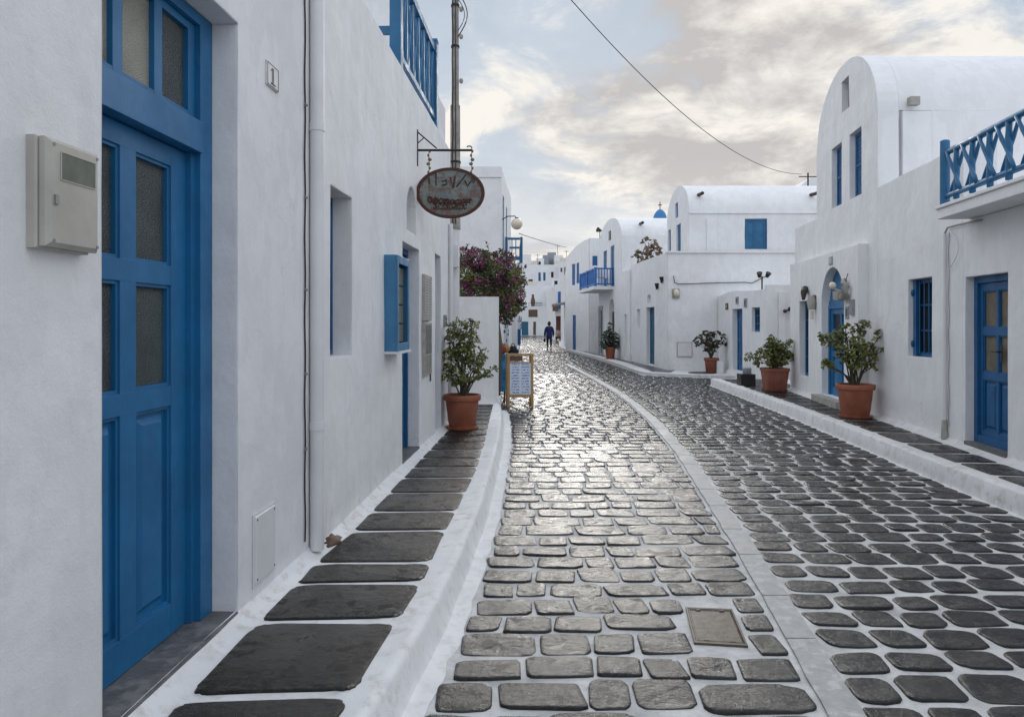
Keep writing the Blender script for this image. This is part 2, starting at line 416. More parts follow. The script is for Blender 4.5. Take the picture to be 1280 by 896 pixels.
def door(root, F, s0, s1, z0, z1, o, rows=(('p', .42), ('g', .29), ('g', .29)), cols=2, mat='blue', glass='glass',
         fw=.06, sw=.09, handle=None, frame=True, label=None, t=.045, name='door', pw=.02, arch=0):
    """leaf of stiles and rails with panels or panes; frame, panes and handle are its sub-parts"""
    s0, s1 = min(s0, s1), max(s0, s1)
    L = MB(); a, b = s0+(fw if frame else .004), s1-(fw if frame else .004); top = z1-(fw if frame else 0)
    L.fbox(F, a, a+sw, z0, top, o-t, o); L.fbox(F, b-sw, b, z0, top, o-t, o)
    inner = b-a-2*sw; mw = sw*.75; cw = (inner-(cols-1)*mw)/cols
    H = top-z0; rail = .085
    zs = z0+rail*1.6; L.fbox(F, a+sw, b-sw, z0, zs, o-t, o-.001)
    avail = H-rail*1.6-rail*len(rows); panes = []
    tot = sum(r[1] for r in rows)
    for kind, fr in rows:
        h = avail*fr/tot; zt = zs+h
        for c in range(cols):
            x = a+sw+c*(cw+mw)
            if c: L.fbox(F, x-mw, x, zs, zt, o-t, o-.0015)
            # moulding
            for (p0, p1, q0, q1) in ((x, x+.014, zs, zt), (x+cw-.014, x+cw, zs, zt), (x+.014, x+cw-.014, zs, zs+.014), (x+.014, x+cw-.014, zt-.014, zt)):
                L.fbox(F, p0, p1, q0, q1, o-t, o-.010)
            if kind == 'p':
                L.fbox(F, x+.014, x+cw-.014, zs+.014, zt-.014, o-t, o-.028)
                i = .035; P0 = [F.W(x+i, zs+i, o-.028), F.W(x+cw-i, zs+i, o-.028), F.W(x+cw-i, zt-i, o-.028), F.W(x+i, zt-i, o-.028)]
                i = .06; P1 = [F.W(x+i, zs+i, o-.010), F.W(x+cw-i, zs+i, o-.010), F.W(x+cw-i, zt-i, o-.010), F.W(x+i, zt-i, o-.010)]
                L.add(P0+P1, ((0, 1, 5, 4), (1, 2, 6, 5), (2, 3, 7, 6), (3, 0, 4, 7), (4, 5, 6, 7)))
            else: panes.append((x+.014, x+cw-.014, zs+.014, zt-.014))
        L.fbox(F, a+sw, b-sw, zt, zt+rail, o-t, o-.001); zs = zt+rail
    leaf = L.build(name, M[mat], root)
    if label: leaf['label'] = label
    for q in panes: MB().fbox(F, *q, o-t*.75, o-t*.6).build('glass_pane', M[glass], leaf)
    if frame:
        f = MB(); f.fbox(F, s0, s0+fw-.003, z0, z1, o-t-.02, o+.03); f.fbox(F, s1-fw+.003, s1, z0, z1, o-t-.02, o+.03)
        f.fbox(F, s0+fw, s1-fw, z1-fw+.003, z1, o-t-.02, o+.03); f.build('frame', M[mat], leaf)
    if handle is not None:
        h = MB(); hz = z0+.98; hs = handle
        h.fbox(F, hs-.018, hs+.018, hz-.09, hz+.09, o, o+.006); h.tube([F.W(hs, hz+.02, o+.006), F.W(hs, hz+.02, o+.05)], .009)
        h.tube([F.W(hs, hz+.02, o+.045), F.W(hs+.11, hz+.02, o+.045)], .009); h.build('handle', M['black'], leaf)
    return leaf
def plank_door(root, F, s0, s1, z0, z1, o, mat='blue2', n=4, name='door', fw=.05, band=True):
    s0, s1 = min(s0, s1), max(s0, s1); L = MB(); w = (s1-s0-2*fw)/n
    for i in range(n): L.fbox(F, s0+fw+i*w+.003, s0+fw+(i+1)*w-.003, z0, z1-fw, o-.04, o)
    if band:
        for zz in (z0+.25, (z0+z1)/2, z1-fw-.25): L.fbox(F, s0+fw, s1-fw, zz-.04, zz+.04, o, o+.015)
    leaf = L.build(name, M[mat], root)
    f = MB(); f.fbox(F, s0, s0+fw, z0, z1, o-.05, o+.02); f.fbox(F, s1-fw, s1, z0, z1, o-.05, o+.02); f.fbox(F, s0+fw, s1-fw, z1-fw, z1, o-.05, o+.02)
    f.build('frame', M[mat], leaf); return leaf
def window(root, F, s0, s1, z0, z1, o, mat='blue2', cols=2, rows=3, fw=.05, shutters=False, glass='glass_dark'):
    s0, s1 = min(s0, s1), max(s0, s1)
    pane = MB().fbox(F, s0+.01, s1-.01, z0+.01, z1-.01, o-.03, o-.02).build('window', M[glass], root)
    f = MB()
    f.fbox(F, s0, s0+fw, z0, z1, o-.02, o+.012); f.fbox(F, s1-fw, s1, z0, z1, o-.02, o+.012)
    f.fbox(F, s0+fw, s1-fw, z0, z0+fw, o-.02, o+.012); f.fbox(F, s0+fw, s1-fw, z1-fw, z1, o-.02, o+.012)
    for i in range(1, cols): x = s0+(s1-s0)*i/cols; f.fbox(F, x-.018, x+.018, z0+fw, z1-fw, o-.02, o+.008)
    for i in range(1, rows): z = z0+(z1-z0)*i/rows; f.fbox(F, s0+fw, s1-fw, z-.012, z+.012, o-.02, o+.004)
    f.build('frame', M[mat], pane)
    return pane
def shutter_pair(root, F, s0, s1, z0, z1, o, mat='blue2', n=2, name='shutter', slats=True):
    s0, s1 = min(s0, s1), max(s0, s1); w = (s1-s0)/n
    for i in range(n):
        a, b = s0+i*w+.004, s0+(i+1)*w-.004; L = MB(); e = min(.05, w*.2)
        L.fbox(F, a, a+e, z0, z1, o-.03, o); L.fbox(F, b-e, b, z0, z1, o-.03, o)
        for q in (z0, (z0+z1)/2-.025, z1-.05): L.fbox(F, a+e, b-e, q, q+.05, o-.03, o-.001)
        L.fbox(F, a+e, b-e, z0+.05, z1-.05, o-.03, o-.016)
        if slats:
            k = int((z1-z0)/.07)
            for j in range(k):
                q = z0+.06+j*(z1-z0-.12)/k; L.fbox(F, a+e+.004, b-e-.004, q, q+.018, o-.017, o-.008)
        L.build(name, M[mat], root)

def interp(pts, y):
    if y <= pts[0][0]: a, b = pts[0], pts[1]
    elif y >= pts[-1][0]: a, b = pts[-2], pts[-1]
    else:
        for a, b in zip(pts, pts[1:]):
            if a[0] <= y <= b[0]: break
    return a[1]+(b[1]-a[1])*(y-a[0])/(b[0]-a[0])

F1 = Fr(-1.464, .052, side=1); F2 = Fr(-1.424, .052, side=1)
FR = Fr(4.0, .13, side=-1); FP = Fr(3.85, .13, side=-1)

# ------------------------------------------------------------------ ground
g = MB(); g.quad((-600, -300, -.03), (600, -300, -.03), (600, 1200, -.03), (-600, 1200, -.03))
tag(g.build('ground', M['ground']), kind='structure')

KFOOT = [(-1, -1.15), (.5, -.86), (2.0, -.56), (2.835, -.4315), (3.577, -.335), (4.486, -.264), (5.74, -.1875), (7.42, -.143), (8.94, -.109), (11, -.115), (12.2, -.15), (12.82, -.22)]
RIDGE = [(y, x-.052) for y, x in KFOOT]
SEDGE = [(-1, -1.3), (2.0, -.70), (2.633, -.597), (3.288, -.53), (3.88, -.475), (4.75, -.438), (5.79, -.38), (6.61, -.335), (8.35, -.306), (12.7, -.31)]
XL = KFOOT + [(12.9, -.3), (12.95, -1.1), (19.2, -.9), (19.3, -.28), (24, -.02), (50, .45), (90, 1.0)]
RF = [(-1, 3.5), (.5, 3.62), (5.84, 4.09), (7.3, 4.19), (8.8, 4.335), (12.24, 4.62), (17.9, 4.93)]
XR = RF + [(18.0, 6.2), (19.95, 6.2), (20.2, 5.39), (21.3, 3.87), (26.3, 3.8), (31.2, 3.59), (37, 3.2), (42.3, 2.9), (60, 3.9), (90, 6.4)]
SL = [(-1, .70), (1.5, 1.02), (2.835, 1.232), (3.745, 1.361), (5.036, 1.53), (7.13, 1.775), (8.5, 1.93), (10.49, 2.09), (11.72, 2.17), (14, 2.26), (16.2, 2.29), (19.9, 2.22), (24, 2.1), (27.35, 1.98)]
SWID = [(-1, .155), (4, .145), (8, .15), (28, .15)]

# road: lime grout bed with every cobble raised from it
road = MB()
ys = [-1+i*.5 for i in range(60)]+[29+i*2 for i in range(31)]
for a, b in zip(ys, ys[1:]):
    road.quad((interp(XL, a)-.3, a, 0), (interp(XR, a)+.3, a, 0), (interp(XR, b)+.3, b, 0), (interp(XL, b)-.3, b, 0))
MANH = (.86, 1.20, 3.41, 3.94)
def stone(mb, cx, cy, hx, hy, hi, n=4.0, tone=1.0, z=0.0, dome=.011, tilt=True):
    seg = 22 if hi == 2 else (12 if hi == 1 else 8)
    jit = [rnd.uniform(.95, 1.04) for _ in range(seg)]; jit = [(jit[i]+jit[(i+1) % seg])/2 for i in range(seg)]
    cut = [rnd.choice((0, .02, .04, .07, .11)) for _ in range(4)]
    k = rnd.uniform(-.13, .13); k2 = rnd.uniform(-.06, .06); tx, ty = (rnd.gauss(0, .014), rnd.gauss(0, .026 if hi == 2 else .014)) if tilt else (0, 0)
    rings = [(1.0, -.004), (.985, dome*.6), (.955, dome*.92), (.86, dome), (.68, dome), (.48, dome), (.25, dome)] if hi == 2 else ([(1.0, -.004), (.97, dome), (.6, dome*1.15)] if hi == 1 else [(1.0, -.004), (.96, dome*1.2)])
    V = []
    e = 2/n
    for q0, dz in rings:
        for i in range(seg):
            g_ = 2*math.pi*(i+.5)/seg; c, s = math.cos(g_), math.sin(g_); q = q0*(1-cut[int(g_/(math.pi/2)) % 4]*abs(math.sin(2*g_))**1.5)
            x = math.copysign(abs(c)**e, c)*hx*jit[i]*q; y = math.copysign(abs(s)**e, s)*hy*jit[(i*5+2) % seg]*q
            px, py = cx+x+k*y, cy+y+k2*x
            hz_ = 0
            if hi == 2 and q0 < .98:
                nn_ = noise.noise(Vector((px*5.5, py*11, 7.3))); n2_ = noise.noise(Vector((px*19, py*30, 1.3)))
                hz_ = (round(nn_*4.5)/4.5*.0075+n2_*.0022)*(1 if q0 < .9 else .6)
            V.append((px, py, z+dz+hz_+(tx*x+ty*y if dz > 0 else 0)))
    b = len(V); V.append((cx, cy, z+dome))
    f = [(r*seg+i, r*seg+(i+1) % seg, (r+1)*seg+(i+1) % seg, (r+1)*seg+i) for r in range(len(rings)-1) for i in range(seg)]
    f += [((len(rings)-1)*seg+i, (len(rings)-1)*seg+(i+1) % seg, b) for i in range(seg)]
    mb.add(V, f, tone, mi=1)
y = .9
while y < 88:
    p = (.245 if y < 30 else .30 if y < 50 else .40)*rnd.uniform(.9, 1.1)
    hi = 2 if y < 9 else 1 if y < 22 else 0
    for side in (0, 1):
        yc = y+p/2+(.07 if side else 0)
        if side == 0: xa, xb = interp(XL, yc)+(.10 if yc < 12.8 else .02), (interp(SL, yc)-.012 if yc < 27.3 else interp(XR, yc)-.02)
        else:
            if yc > 27.3: continue
            xa, xb = interp(SL, yc)+interp(SWID, yc)+.02, interp(XR, yc)-.02
        x = xa+rnd.uniform(-.02, .02)
        while x < xb-.07:
            w = rnd.choice((.22, .26, .32, .38, .27, .19)) if side == 0 else rnd.uniform(.22, .33)
            if xb-(x+w) < .12: w = xb-x
            gx = .016 if side == 0 else .024
            gy = .020 if side == 0 else .030
            hx, hy = (w-gx)/2, (p-gy)/2*rnd.uniform(.93, 1.02)
            cx = x+w/2; cy = yc+rnd.uniform(-.016, .016)+.035*noise.noise(Vector((cx*.9, y*.6, 3)))
            if MANH[2]-hy-.012 < cy < MANH[3]+hy+.012:
                q = (cy-MANH[2])/(MANH[3]-MANH[2]); ml, mr = .855+.075*q, 1.155+.065*q
                if cx-hx < mr and cx+hx > ml:
                    la, lb = ml-(cx-hx), (cx+hx)-mr
                    if la >= lb: cx, hx = cx-hx+la/2, la/2
                    else: cx, hx = cx+hx-lb/2, lb/2
            if hx > .035:
                tn = rnd.uniform(.5, 1.9) if side == 0 else rnd.uniform(.4, 1.0); warm = rnd.uniform(-.06, .06) if side == 0 else rnd.uniform(-.05, .03)
                if side == 0 and rnd.random() < .35: tn *= 1.35
                tone = (tn*(1+warm), tn, tn*(1-warm))
                stone(road, cx, cy, hx, hy, hi, rnd.uniform(6, 11) if side == 0 else rnd.uniform(4.5, 7.5), tone, dome=.009 if hi == 2 else .010)
            x += w
    y += p
o = road.build('road', [M['grout'], M['cobble']], smooth=True, tone=True, recalc=False); tag(o, kind='structure')

# pale stone strip set in the road
st = MB(); y = -.8
while y < 27:
    ln = min(rnd.uniform(.55, .8) if y < 12 else 1.0, 27.2-y); n = 4
    a, b = y+.006, y+ln-.006
    for i in range(n):
        p, q = a+(b-a)*i/n, a+(b-a)*(i+1)/n
        x0, x1 = interp(SL, p)+.012+.012*noise.noise(Vector((1, p*4, 0))), interp(SL, q)+.012+.012*noise.noise(Vector((1, q*4, 0)))
        w0, w1 = interp(SWID, p), interp(SWID, q)
        st.hexa([(x0, p, -.01), (x0+w0, p, -.01), (x1+w1, q, -.01), (x1, q, -.01), (x0, p, .013), (x0+w0, p, .013), (x1+w1, q, .013), (x1, q, .013)])
    y += ln
tag(st.build('road_strip', M['strip']), kind='structure')

# left pavement: white mortar bed, raised rounded kerb, dark slabs
def profile_strip(mb, ylist, prof, mi=0, nz=.004):
    rows = []
    for y in ylist:
        rows.append([Vector((x+noise.noise(Vector((x*2, y*3, z*5)))*nz*1.5, y, z+noise.noise(Vector((x*3, y*2.2, 4)))*nz)) for x, z in prof(y)])
    n = len(rows[0]); V = [p for r in rows for p in r]
    mb.add(V, [(i*n+k, i*n+k+1, (i+1)*n+k+1, (i+1)*n+k) for i in range(len(rows)-1) for k in range(n-1)], mi=mi)
pv = MB()
def wallx(y): return (F1 if y < 4.52 else F2).W(y, 0).x
def lprof(y):
    w = wallx(y) if y < 10.4 else F2.W(10.4, 0).x; r = interp(RIDGE, y); f = interp(KFOOT, y); e = interp(SEDGE, y)
    nb = .09+.035*noise.noise(Vector((0, y*5, 0)))+.02*noise.noise(Vector((3, y*17, 0)))
    return [(w-.01, .20), (w+.03, .165), (w+.075, .145), (w+.11, .140), ((w+e)/2, .140), (e+.01, .140), (r-.045, .150), (r-.02, .152), (r, .145), (r+.012, .128), (f-.012, .03), (f, .010), (f+.02, .006), (f+nb, .004), (f+nb+.004, -.01)]
profile_strip(pv, [-.9+i*.12 for i in range(115)], lprof)
y = 1.25
cuts = [1.3, 2.0, 2.72, 3.40, 3.90, 4.22, 4.88, 5.38, 5.97, 6.55, 7.03, 7.5, 8.0, 8.5, 9.0, 9.5, 10.0, 10.45, 10.9, 11.3, 11.7, 12.1, 12.5]
def slab_stone(mb, ya, yb, xl, xr, z, tone, sk=.0, seg=40, n=11):
    V = []; jx = [rnd.uniform(.965, 1.0) for _ in range(seg)]
    j = [rnd.uniform(-.012, .012) for _ in range(4)]
    for q, dz in ((1, -.006), (.985, .005), (.95, .010)):
        for i in range(seg):
            g_ = 2*math.pi*(i+.5)/seg; c, s = math.cos(g_), math.sin(g_)
            U = math.copysign(abs(c)**(2/n), c)*jx[i]*q; W_ = math.copysign(abs(s)**(2/n), s)*jx[(i*7) % seg]*q
            yy = (ya+yb)/2+W_*(yb-ya)/2+sk*U; a, b = xl(yy), xr(yy)
            V.append(((a+b)/2+U*(b-a)/2, yy+j[0]*U*W_+.018*noise.noise(Vector((U*1.5, yy*4, 2))), z+dz))
    f = [(r*seg+i, r*seg+(i+1) % seg, (r+1)*seg+(i+1) % seg, (r+1)*seg+i) for r in range(2) for i in range(seg)]+[tuple(2*seg+i for i in range(seg))]
    mb.add(V, f, tone, mi=1)
for a, b in zip(cuts, cuts[1:]):
    gl = .020
    t = rnd.uniform(.7, 1.2)
    slab_stone(pv, a+gl, b-gl, lambda q: (wallx(q) if q < 10.4 else wallx(10.4))+.085, lambda q: interp(SEDGE, q)-.012, .140, t, sk=.012)
tag(pv.build('pavement', [M['mortar'], M['slab']], smooth='auto', tone=True, recalc=False), kind='structure')

# right pavement
pr = MB()
def rprof(y):
    f = interp(RF, y); w = FR.W(min(y, 10.9), 0).x if y < 10.97 else FP.W(min(y, 15), 0).x
    if y > 15: w = 6.45
    return [(f-.06-.02*noise.noise(Vector((1, y*6, 0))), .003), (f-.01, .008), (f+.004, .05), (f+.02, .165), (f+.035, .18), (f+.06, .184), (f+.15, .184), (f+.175, .176), (f+.19, .172), (w-.12, .172), (w-.08, .178), (w-.03, .20), (w+.01, .235)]
profile_strip(pr, [-.9+i*.15 for i in range(126)], rprof)
pr.quad((interp(RF, 17.85), 17.86, 0), (6.45, 17.86, 0), (6.45, 17.86, .18), (interp(RF, 17.85), 17.86, .18))
y = 1.0
while y < 17.6:
    ln = rnd.uniform(.48, .62)
    if 8.2 < y < 8.6: ln = .85
    wr = lambda q: (FR.W(q, 0).x if q < 10.97 else FP.W(q, 0).x if q < 15 else 6.45)-.12
    slab_stone(pr, y+.024, min(y+ln, 17.7)-.024, lambda q: interp(RF, q)+.205, wr, .170, rnd.uniform(.7, 1.2), sk=-.03, seg=32)
    y += ln
tag(pr.build('pavement', [M['kerb'], M['slab']], smooth='auto', tone=True, recalc=False), kind='structure')

# far right pavement in front of the middle house
pf = MB()
OP = [(6.5, 19.75), (5.9, 19.9), (5.39, 20.15), (4.5, 20.7), (3.95, 21.2), (3.83, 22.2), (3.8, 26.3), (3.59, 31.2), (3.2, 37), (2.9, 42.3), (3.0, 46), (3.9, 60)]
IP = [(6.5, 22.4), (6.0, 22.4), (5.6, 22.4), (5.1, 22.4), (4.9, 22.5), (4.9, 22.6), (4.7, 26.3), (4.35, 31.2), (3.75, 37), (3.2, 42), (3.4, 46), (4.3, 60)]
for i in range(len(OP)-1):
    a, b = Vector((*OP[i], 0)), Vector((*OP[i+1], 0)); c, d = Vector((*IP[i], 0)), Vector((*IP[i+1], 0))
    Z = Vector((0, 0, .10)); ka = a+(c-a).normalized()*min(.42, (c-a).length*.6); kb = b+(d-b).normalized()*min(.42, (d-b).length*.6)
    pf.quad(a, b, b+Z, a+Z, mi=0); pf.quad(a+Z, b+Z, kb+Z, ka+Z, mi=0)
    if i < 3: pf.quad(ka+Z, kb+Z, d+Z, c+Z, mi=0)
    else: pf.quad(ka+Z, kb+Z, d+Z, c+Z, mi=1)
tag(pf.build('pavement', [M['kerb'], M['greypave']], recalc=False), kind='structure')

# square cover in the cobbles
t = thing('manhole_cover', 'square bronze access cover let into the cobbles beside the pale strip', 'manhole cover', (1.03, 3.67, 0))
mc = [Vector((.880, 3.475, 0)), Vector((1.128, 3.44, 0)), Vector((1.188, 3.885, 0)), Vector((.942, 3.91, 0))]
cc = sum(mc, Vector())/4
def ring(q, z): return [cc+(p-cc)*q+Vector((0, 0, z)) for p in mc]
fr = MB(); A, B_, C_, D_ = ring(1.0, -.005), ring(1.0, .012), ring(.92, .012), ring(.92, .005)
for P, Q in ((A, B_), (B_, C_), (C_, D_)):
    for i in range(4): fr.quad(P[i], P[(i+1) % 4], Q[(i+1) % 4], Q[i])
fr.build('frame', M['bronze'], t)
lid = MB(); lid.add(ring(.90, .0)+ring(.90, .010)+ring(.86, .012)+ring(.84, .009), [(0, 1, 5, 4), (1, 2, 6, 5), (2, 3, 7, 6), (3, 0, 4, 7), (4, 5, 9, 8), (5, 6, 10, 9), (6, 7, 11, 10), (7, 4, 8, 11), (8, 9, 13, 12), (9, 10, 14, 13), (10, 11, 15, 14), (11, 8, 12, 15), (12, 13, 14, 15)])
lid.build('lid', M['bronze'], t)
for p in (.25, .75):
    for q in (.08, .92):
        a = mc[0].lerp(mc[1], p).lerp(mc[3].lerp(mc[2], p), q)+Vector((0, 0, .0)); MB().box(a.x-.012, a.x+.012, a.y-.006, a.y+.006, .004, .0135).build('keyhole', M['black'], t)

# ------------------------------------------------------------------ left near house
h1 = thing('whitewashed_house', 'tall whitewashed house with meter box beside a panelled blue door, nearest on the near side', 'house', (-1.5, 1.5, 0))
D0, D1 = 2.354, 3.38
mb = MB(); panel(mb, F1, -2.0, 4.518, -.02, 5.6, [Hole(D0, D1, .195, 2.955, .30)], .45, w=.006)
mb.box(-7, -2.1, -2, 4.5, 0, 5.58)
mb.build('wall', M['wall_near'], h1)
MB().fbox(F1, D0+.003, D1-.003, .12, .199, -.295, .004).build('doorstep', M['sill'], h1)
# door: leaf and frame recessed in the opening
dl = door(h1, F1, 2.335-.003, 3.255+.003, .203, 2.315, -.175, rows=(('p', .93), ('g', .47), ('g', .47)), cols=2, mat='blue', glass='glass', frame=False, sw=.143, t=.05)
f = MB(); oF = -.12
f.fbox(F1, 3.262, 3.375, .200, 2.95, -.28, oF); f.fbox(F1, 2.358, 2.37, .2, 2.95, -.28, oF)
f.fbox(F1, 2.37, 3.262, 2.32, 2.46, -.26, oF+.012); f.fbox(F1, 2.37, 3.262, 2.90, 2.95, -.28, oF)
f.fbox(F1, 3.235, 3.264, .2, 2.32, -.28, oF-.03)
f.build('frame', M['blue'], dl)
tw = MB(); zt0, zt1 = 2.462, 2.898
cols3 = [2.40, 2.64, 2.905, 3.17]
xs = [(2.37, 2.43), (2.645, 2.705), (2.925, 2.985), (3.20, 3.261)]
for a, b in xs: tw.fbox(F1, a, b, zt0, zt1, oF-.07, oF-.025)
for (a, b), (c, d) in zip(xs, xs[1:]):
    tw.fbox(F1, b, c, zt0, zt0+.035, oF-.07, oF-.026); tw.fbox(F1, b, c, zt1-.035, zt1, oF-.07, oF-.026)
tr = tw.build('transom_window', M['blue'], h1)
for i, ((a, b), (c, d)) in enumerate(zip(xs, xs[1:])):
    MB().fbox(F1, b-.005, c+.005, zt0+.03, zt1-.03, oF-.055, oF-.048).build('glass_pane', M['glass_pale' if i < 2 else 'glass'], tr)

mt = thing('electricity_meter_box', 'aged beige plastic meter box screwed to the wall near the blue panelled door', 'meter box', (-1.35, 2.1, 1.76))
def rbox(F, s0, s1, z0, z1, o0, o1, e=.008):
    m = MB(); P = []
    for (i, o) in ((0, o0), (0, o1-e), (e, o1)):
        P += [F.W(s0+i, z0+i, o), F.W(s1-i, z0+i, o), F.W(s1-i, z1-i, o), F.W(s0+i, z1-i, o)]
    f = [(3, 2, 1, 0), (8, 9, 10, 11)]
    for r in (0, 4): f += [(r+i, r+(i+1) % 4, r+4+(i+1) % 4, r+4+i) for i in range(4)]
    m.add(P, f); return m
rbox(F1, 2.012, 2.245, 1.762, 2.078, .0, .030, .004).build('backplate', M['meter'], mt)
cv = rbox(F1, 2.022, 2.252, 1.768, 2.076, .032, .060, .012).build('cover', M['meter'], mt)
MB().fbox(F1, 2.075, 2.225, 1.965, 2.040, .0604, .0612).build('display_window', M['meterdark'], cv)
b_ = MB(); b_.fbox(F1, 2.0705, 2.0735, 1.962, 2.043, .0604, .0625); b_.fbox(F1, 2.2265, 2.2295, 1.962, 2.043, .0604, .0625)
b_.fbox(F1, 2.0735, 2.2265, 2.041, 2.044, .0604, .0625); b_.fbox(F1, 2.0735, 2.2265, 1.961, 1.964, .0604, .0625); b_.build('bezel', M['meter'], cv)
for s, z in ((2.045, 2.058), (2.238, 2.058), (2.045, 1.785), (2.238, 1.785)):
    MB().tube([F1.W(s, z, .058), F1.W(s, z, .0625)], .005, 10).build('screw', M['metal'], cv)
MB().fbox(F1, 2.044, 2.058, 1.888, 1.915, .060, .066).build('latch', M['metal'], cv)

t = thing('house_number_plaque', 'small marble plaque with the number 1 above the wall access panel', 'number plaque', (-1.27, 3.78, 2.78))
rbox(F1, 3.705, 3.862, 2.782, 2.905, 0, .012, .003).build('plate', M['marble'], t)
n1 = MB(); n1.fbox(F1, 3.775, 3.790, 2.806, 2.885, .0125, .0145)
n1.hexa([F1.W(3.758, 2.866, .0125), F1.W(3.775, 2.872, .0125), F1.W(3.775, 2.872, .0145), F1.W(3.758, 2.866, .0145), F1.W(3.758, 2.873, .0125), F1.W(3.775, 2.885, .0125), F1.W(3.775, 2.885, .0145), F1.W(3.758, 2.873, .0145)])
n1.fbox(F1, 3.755, 3.812, 2.798, 2.806, .0125, .0145); n1.build('numeral', M['ink'], t)
e = MB()
for (a, b, c, d) in ((3.709, 3.713, 2.786, 2.901), (3.854, 3.858, 2.786, 2.901), (3.713, 3.854, 2.786, 2.789), (3.713, 3.854, 2.898, 2.901)): e.fbox(F1, a, b, c, d, .0125, .0135)
e.build('border', M['ink'], t)

t = thing('wall_access_panel', 'white square metal access panel low on the wall below the number plaque', 'access panel', (-1.27, 3.7, .25))
pn = MB(); pn.fbox(F1, 3.545, 3.82, .248, .605, .002, .008); pn.build('frame', M['pipe'], t)
lid = rbox(F1, 3.558, 3.807, .262, .592, .008, .016, .003).build('lid', M['pipe'], t)
for s, z in ((3.572, .575), (3.793, .575), (3.572, .28), (3.793, .28)): MB().tube([F1.W(s, z, .014), F1.W(s, z, .018)], .005, 8).build('screw', M['iron'], lid)

t = thing('drainpipe', 'white drainpipe running down the corner where the nearest two houses meet', 'drainpipe', (-1.21, 4.38, .17))
MB().tube([F1.W(4.40, .17, .045), F1.W(4.40, 5.5, .045)], .042, 20).build('pipe', M['pipe'], t, smooth='auto')
for z in (.9, 2.72, 4.4): MB().tube([F1.W(4.40, z, .045), F1.W(4.40, z+.05, .045)], .046, 20).build('clip', M['pipe'], t, smooth='auto')
t = thing('wall_cable', 'thin dark cable clipped beside the nearest white drainpipe', 'cable', (-1.23, 4.27, .2))
MB().tube([F1.W(4.29+.006*math.sin(i*1.3), .25+i*.1, .008) for i in range(53)], .005, 6).build('cable', M['iron'], t)
for z in (.8, 1.25, 1.75, 2.3, 2.85): MB().tube([F1.W(4.285, z, .01), F1.W(4.30, z, .016)], .009, 8).build('clip', M['metal'], t)
d = MB(); d.blob(F2.W(4.62, .15, .03), .05, .10, .035, 14, 8, .5, 3)
tag(d.build('rubble', M['brown'], smooth=True), kind='stuff')
rub = bpy.data.objects['rubble']; rub['label'] = 'small heap of brown dirt at the drainpipe foot'; rub['category'] = 'dirt'

# ------------------------------------------------------------------ left second house
h2 = thing('whitewashed_house', 'long whitewashed house with blue roof railing, hanging oval sign and display case', 'house', (-1.3, 7, 0))
F = F2
mb = MB()
holes = [Hole(4.68, 5.19, 1.325, 2.45, .20), Hole(6.97, 7.87, .203, 2.345, .20), Hole(7.17, 7.71, 2.485, 2.95, .40, .27), Hole(8.97, 9.44, .19, 2.42, .25)]
panel(mb, F, 4.52, 10.35, -.02, 4.02, holes, .38, w=.008)
mb.box(-7, -1.75, 4.53, 10.3, 0, 3.6)
mb.build('wall', M['wall'], h2)
p2 = MB(); panel(p2, Fr(-1.50, .052, side=1), 9.42, 10.34, 4.02, 4.62, (), .2); p2.build('parapet', M['wall'], h2)
u2 = MB(); u2.box(-6, -1.62, 9.55, 10.3, 3.6, 7.2); u2.build('upper_storey', M['wall'], h2)
MB().fbox(F, 6.973, 7.867, .12, .207, -.195, .006).build('doorstep', M['sill'], h2)
window(h2, F, 4.685, 5.185, 1.33, 2.445, -.15, fw=.03, rows=2)
door(h2, F, 6.975, 7.865, .21, 2.34, -.15, rows=(('p', .5), ('g', .45), ('g', .2)), mat='blue2', cols=2)
door(h2, F, 8.975, 9.435, .195, 2.415, -.20, rows=(('p', .5), ('g', .5)), mat='blue2', cols=1)
# roof railing
rl = thing('roof_railing', 'blue wooden railing with crossed bars on the roof edge above the hanging sign', 'railing', (-1.05, 8, 4.0))
for s in (7.0, 9.22):
    q = MB(); q.fbox(F, s-.055, s+.055, 3.98, 5.14, -.12, -.01); q.fbox(F, s-.062, s+.062, 5.14, 5.17, -.127, -.003); q.build('post', M['blue3'], rl)
for z0, z1, nm in ((5.0, 5.08, 'handrail'), (4.14, 4.20, 'lower_rail')): MB().fbox(F, 7.056, 9.164, z0, z1, -.10, -.03).build(nm, M['blue3'], rl)
for i in range(7):
    s = 7.12+i*.335; MB().fbox(F, s-.02, s+.02, 4.2, 5.0, -.085, -.045).build('baluster', M['blue3'], rl)
for i in range(6):
    s = 7.12+i*.335
    for a, b in ((s+.02, s+.315), (s+.315, s+.02)): MB().tube([F.W(a, 4.22, -.058), F.W(b, 4.98, -.058)], .018, 6).build('brace', M['blue3'], rl)
for z in (4.36, 5.0): MB().fbox(F, 6.97, 7.03, z, z+.07, -1.6, -.121).build('side_rail', M['blue3'], rl)

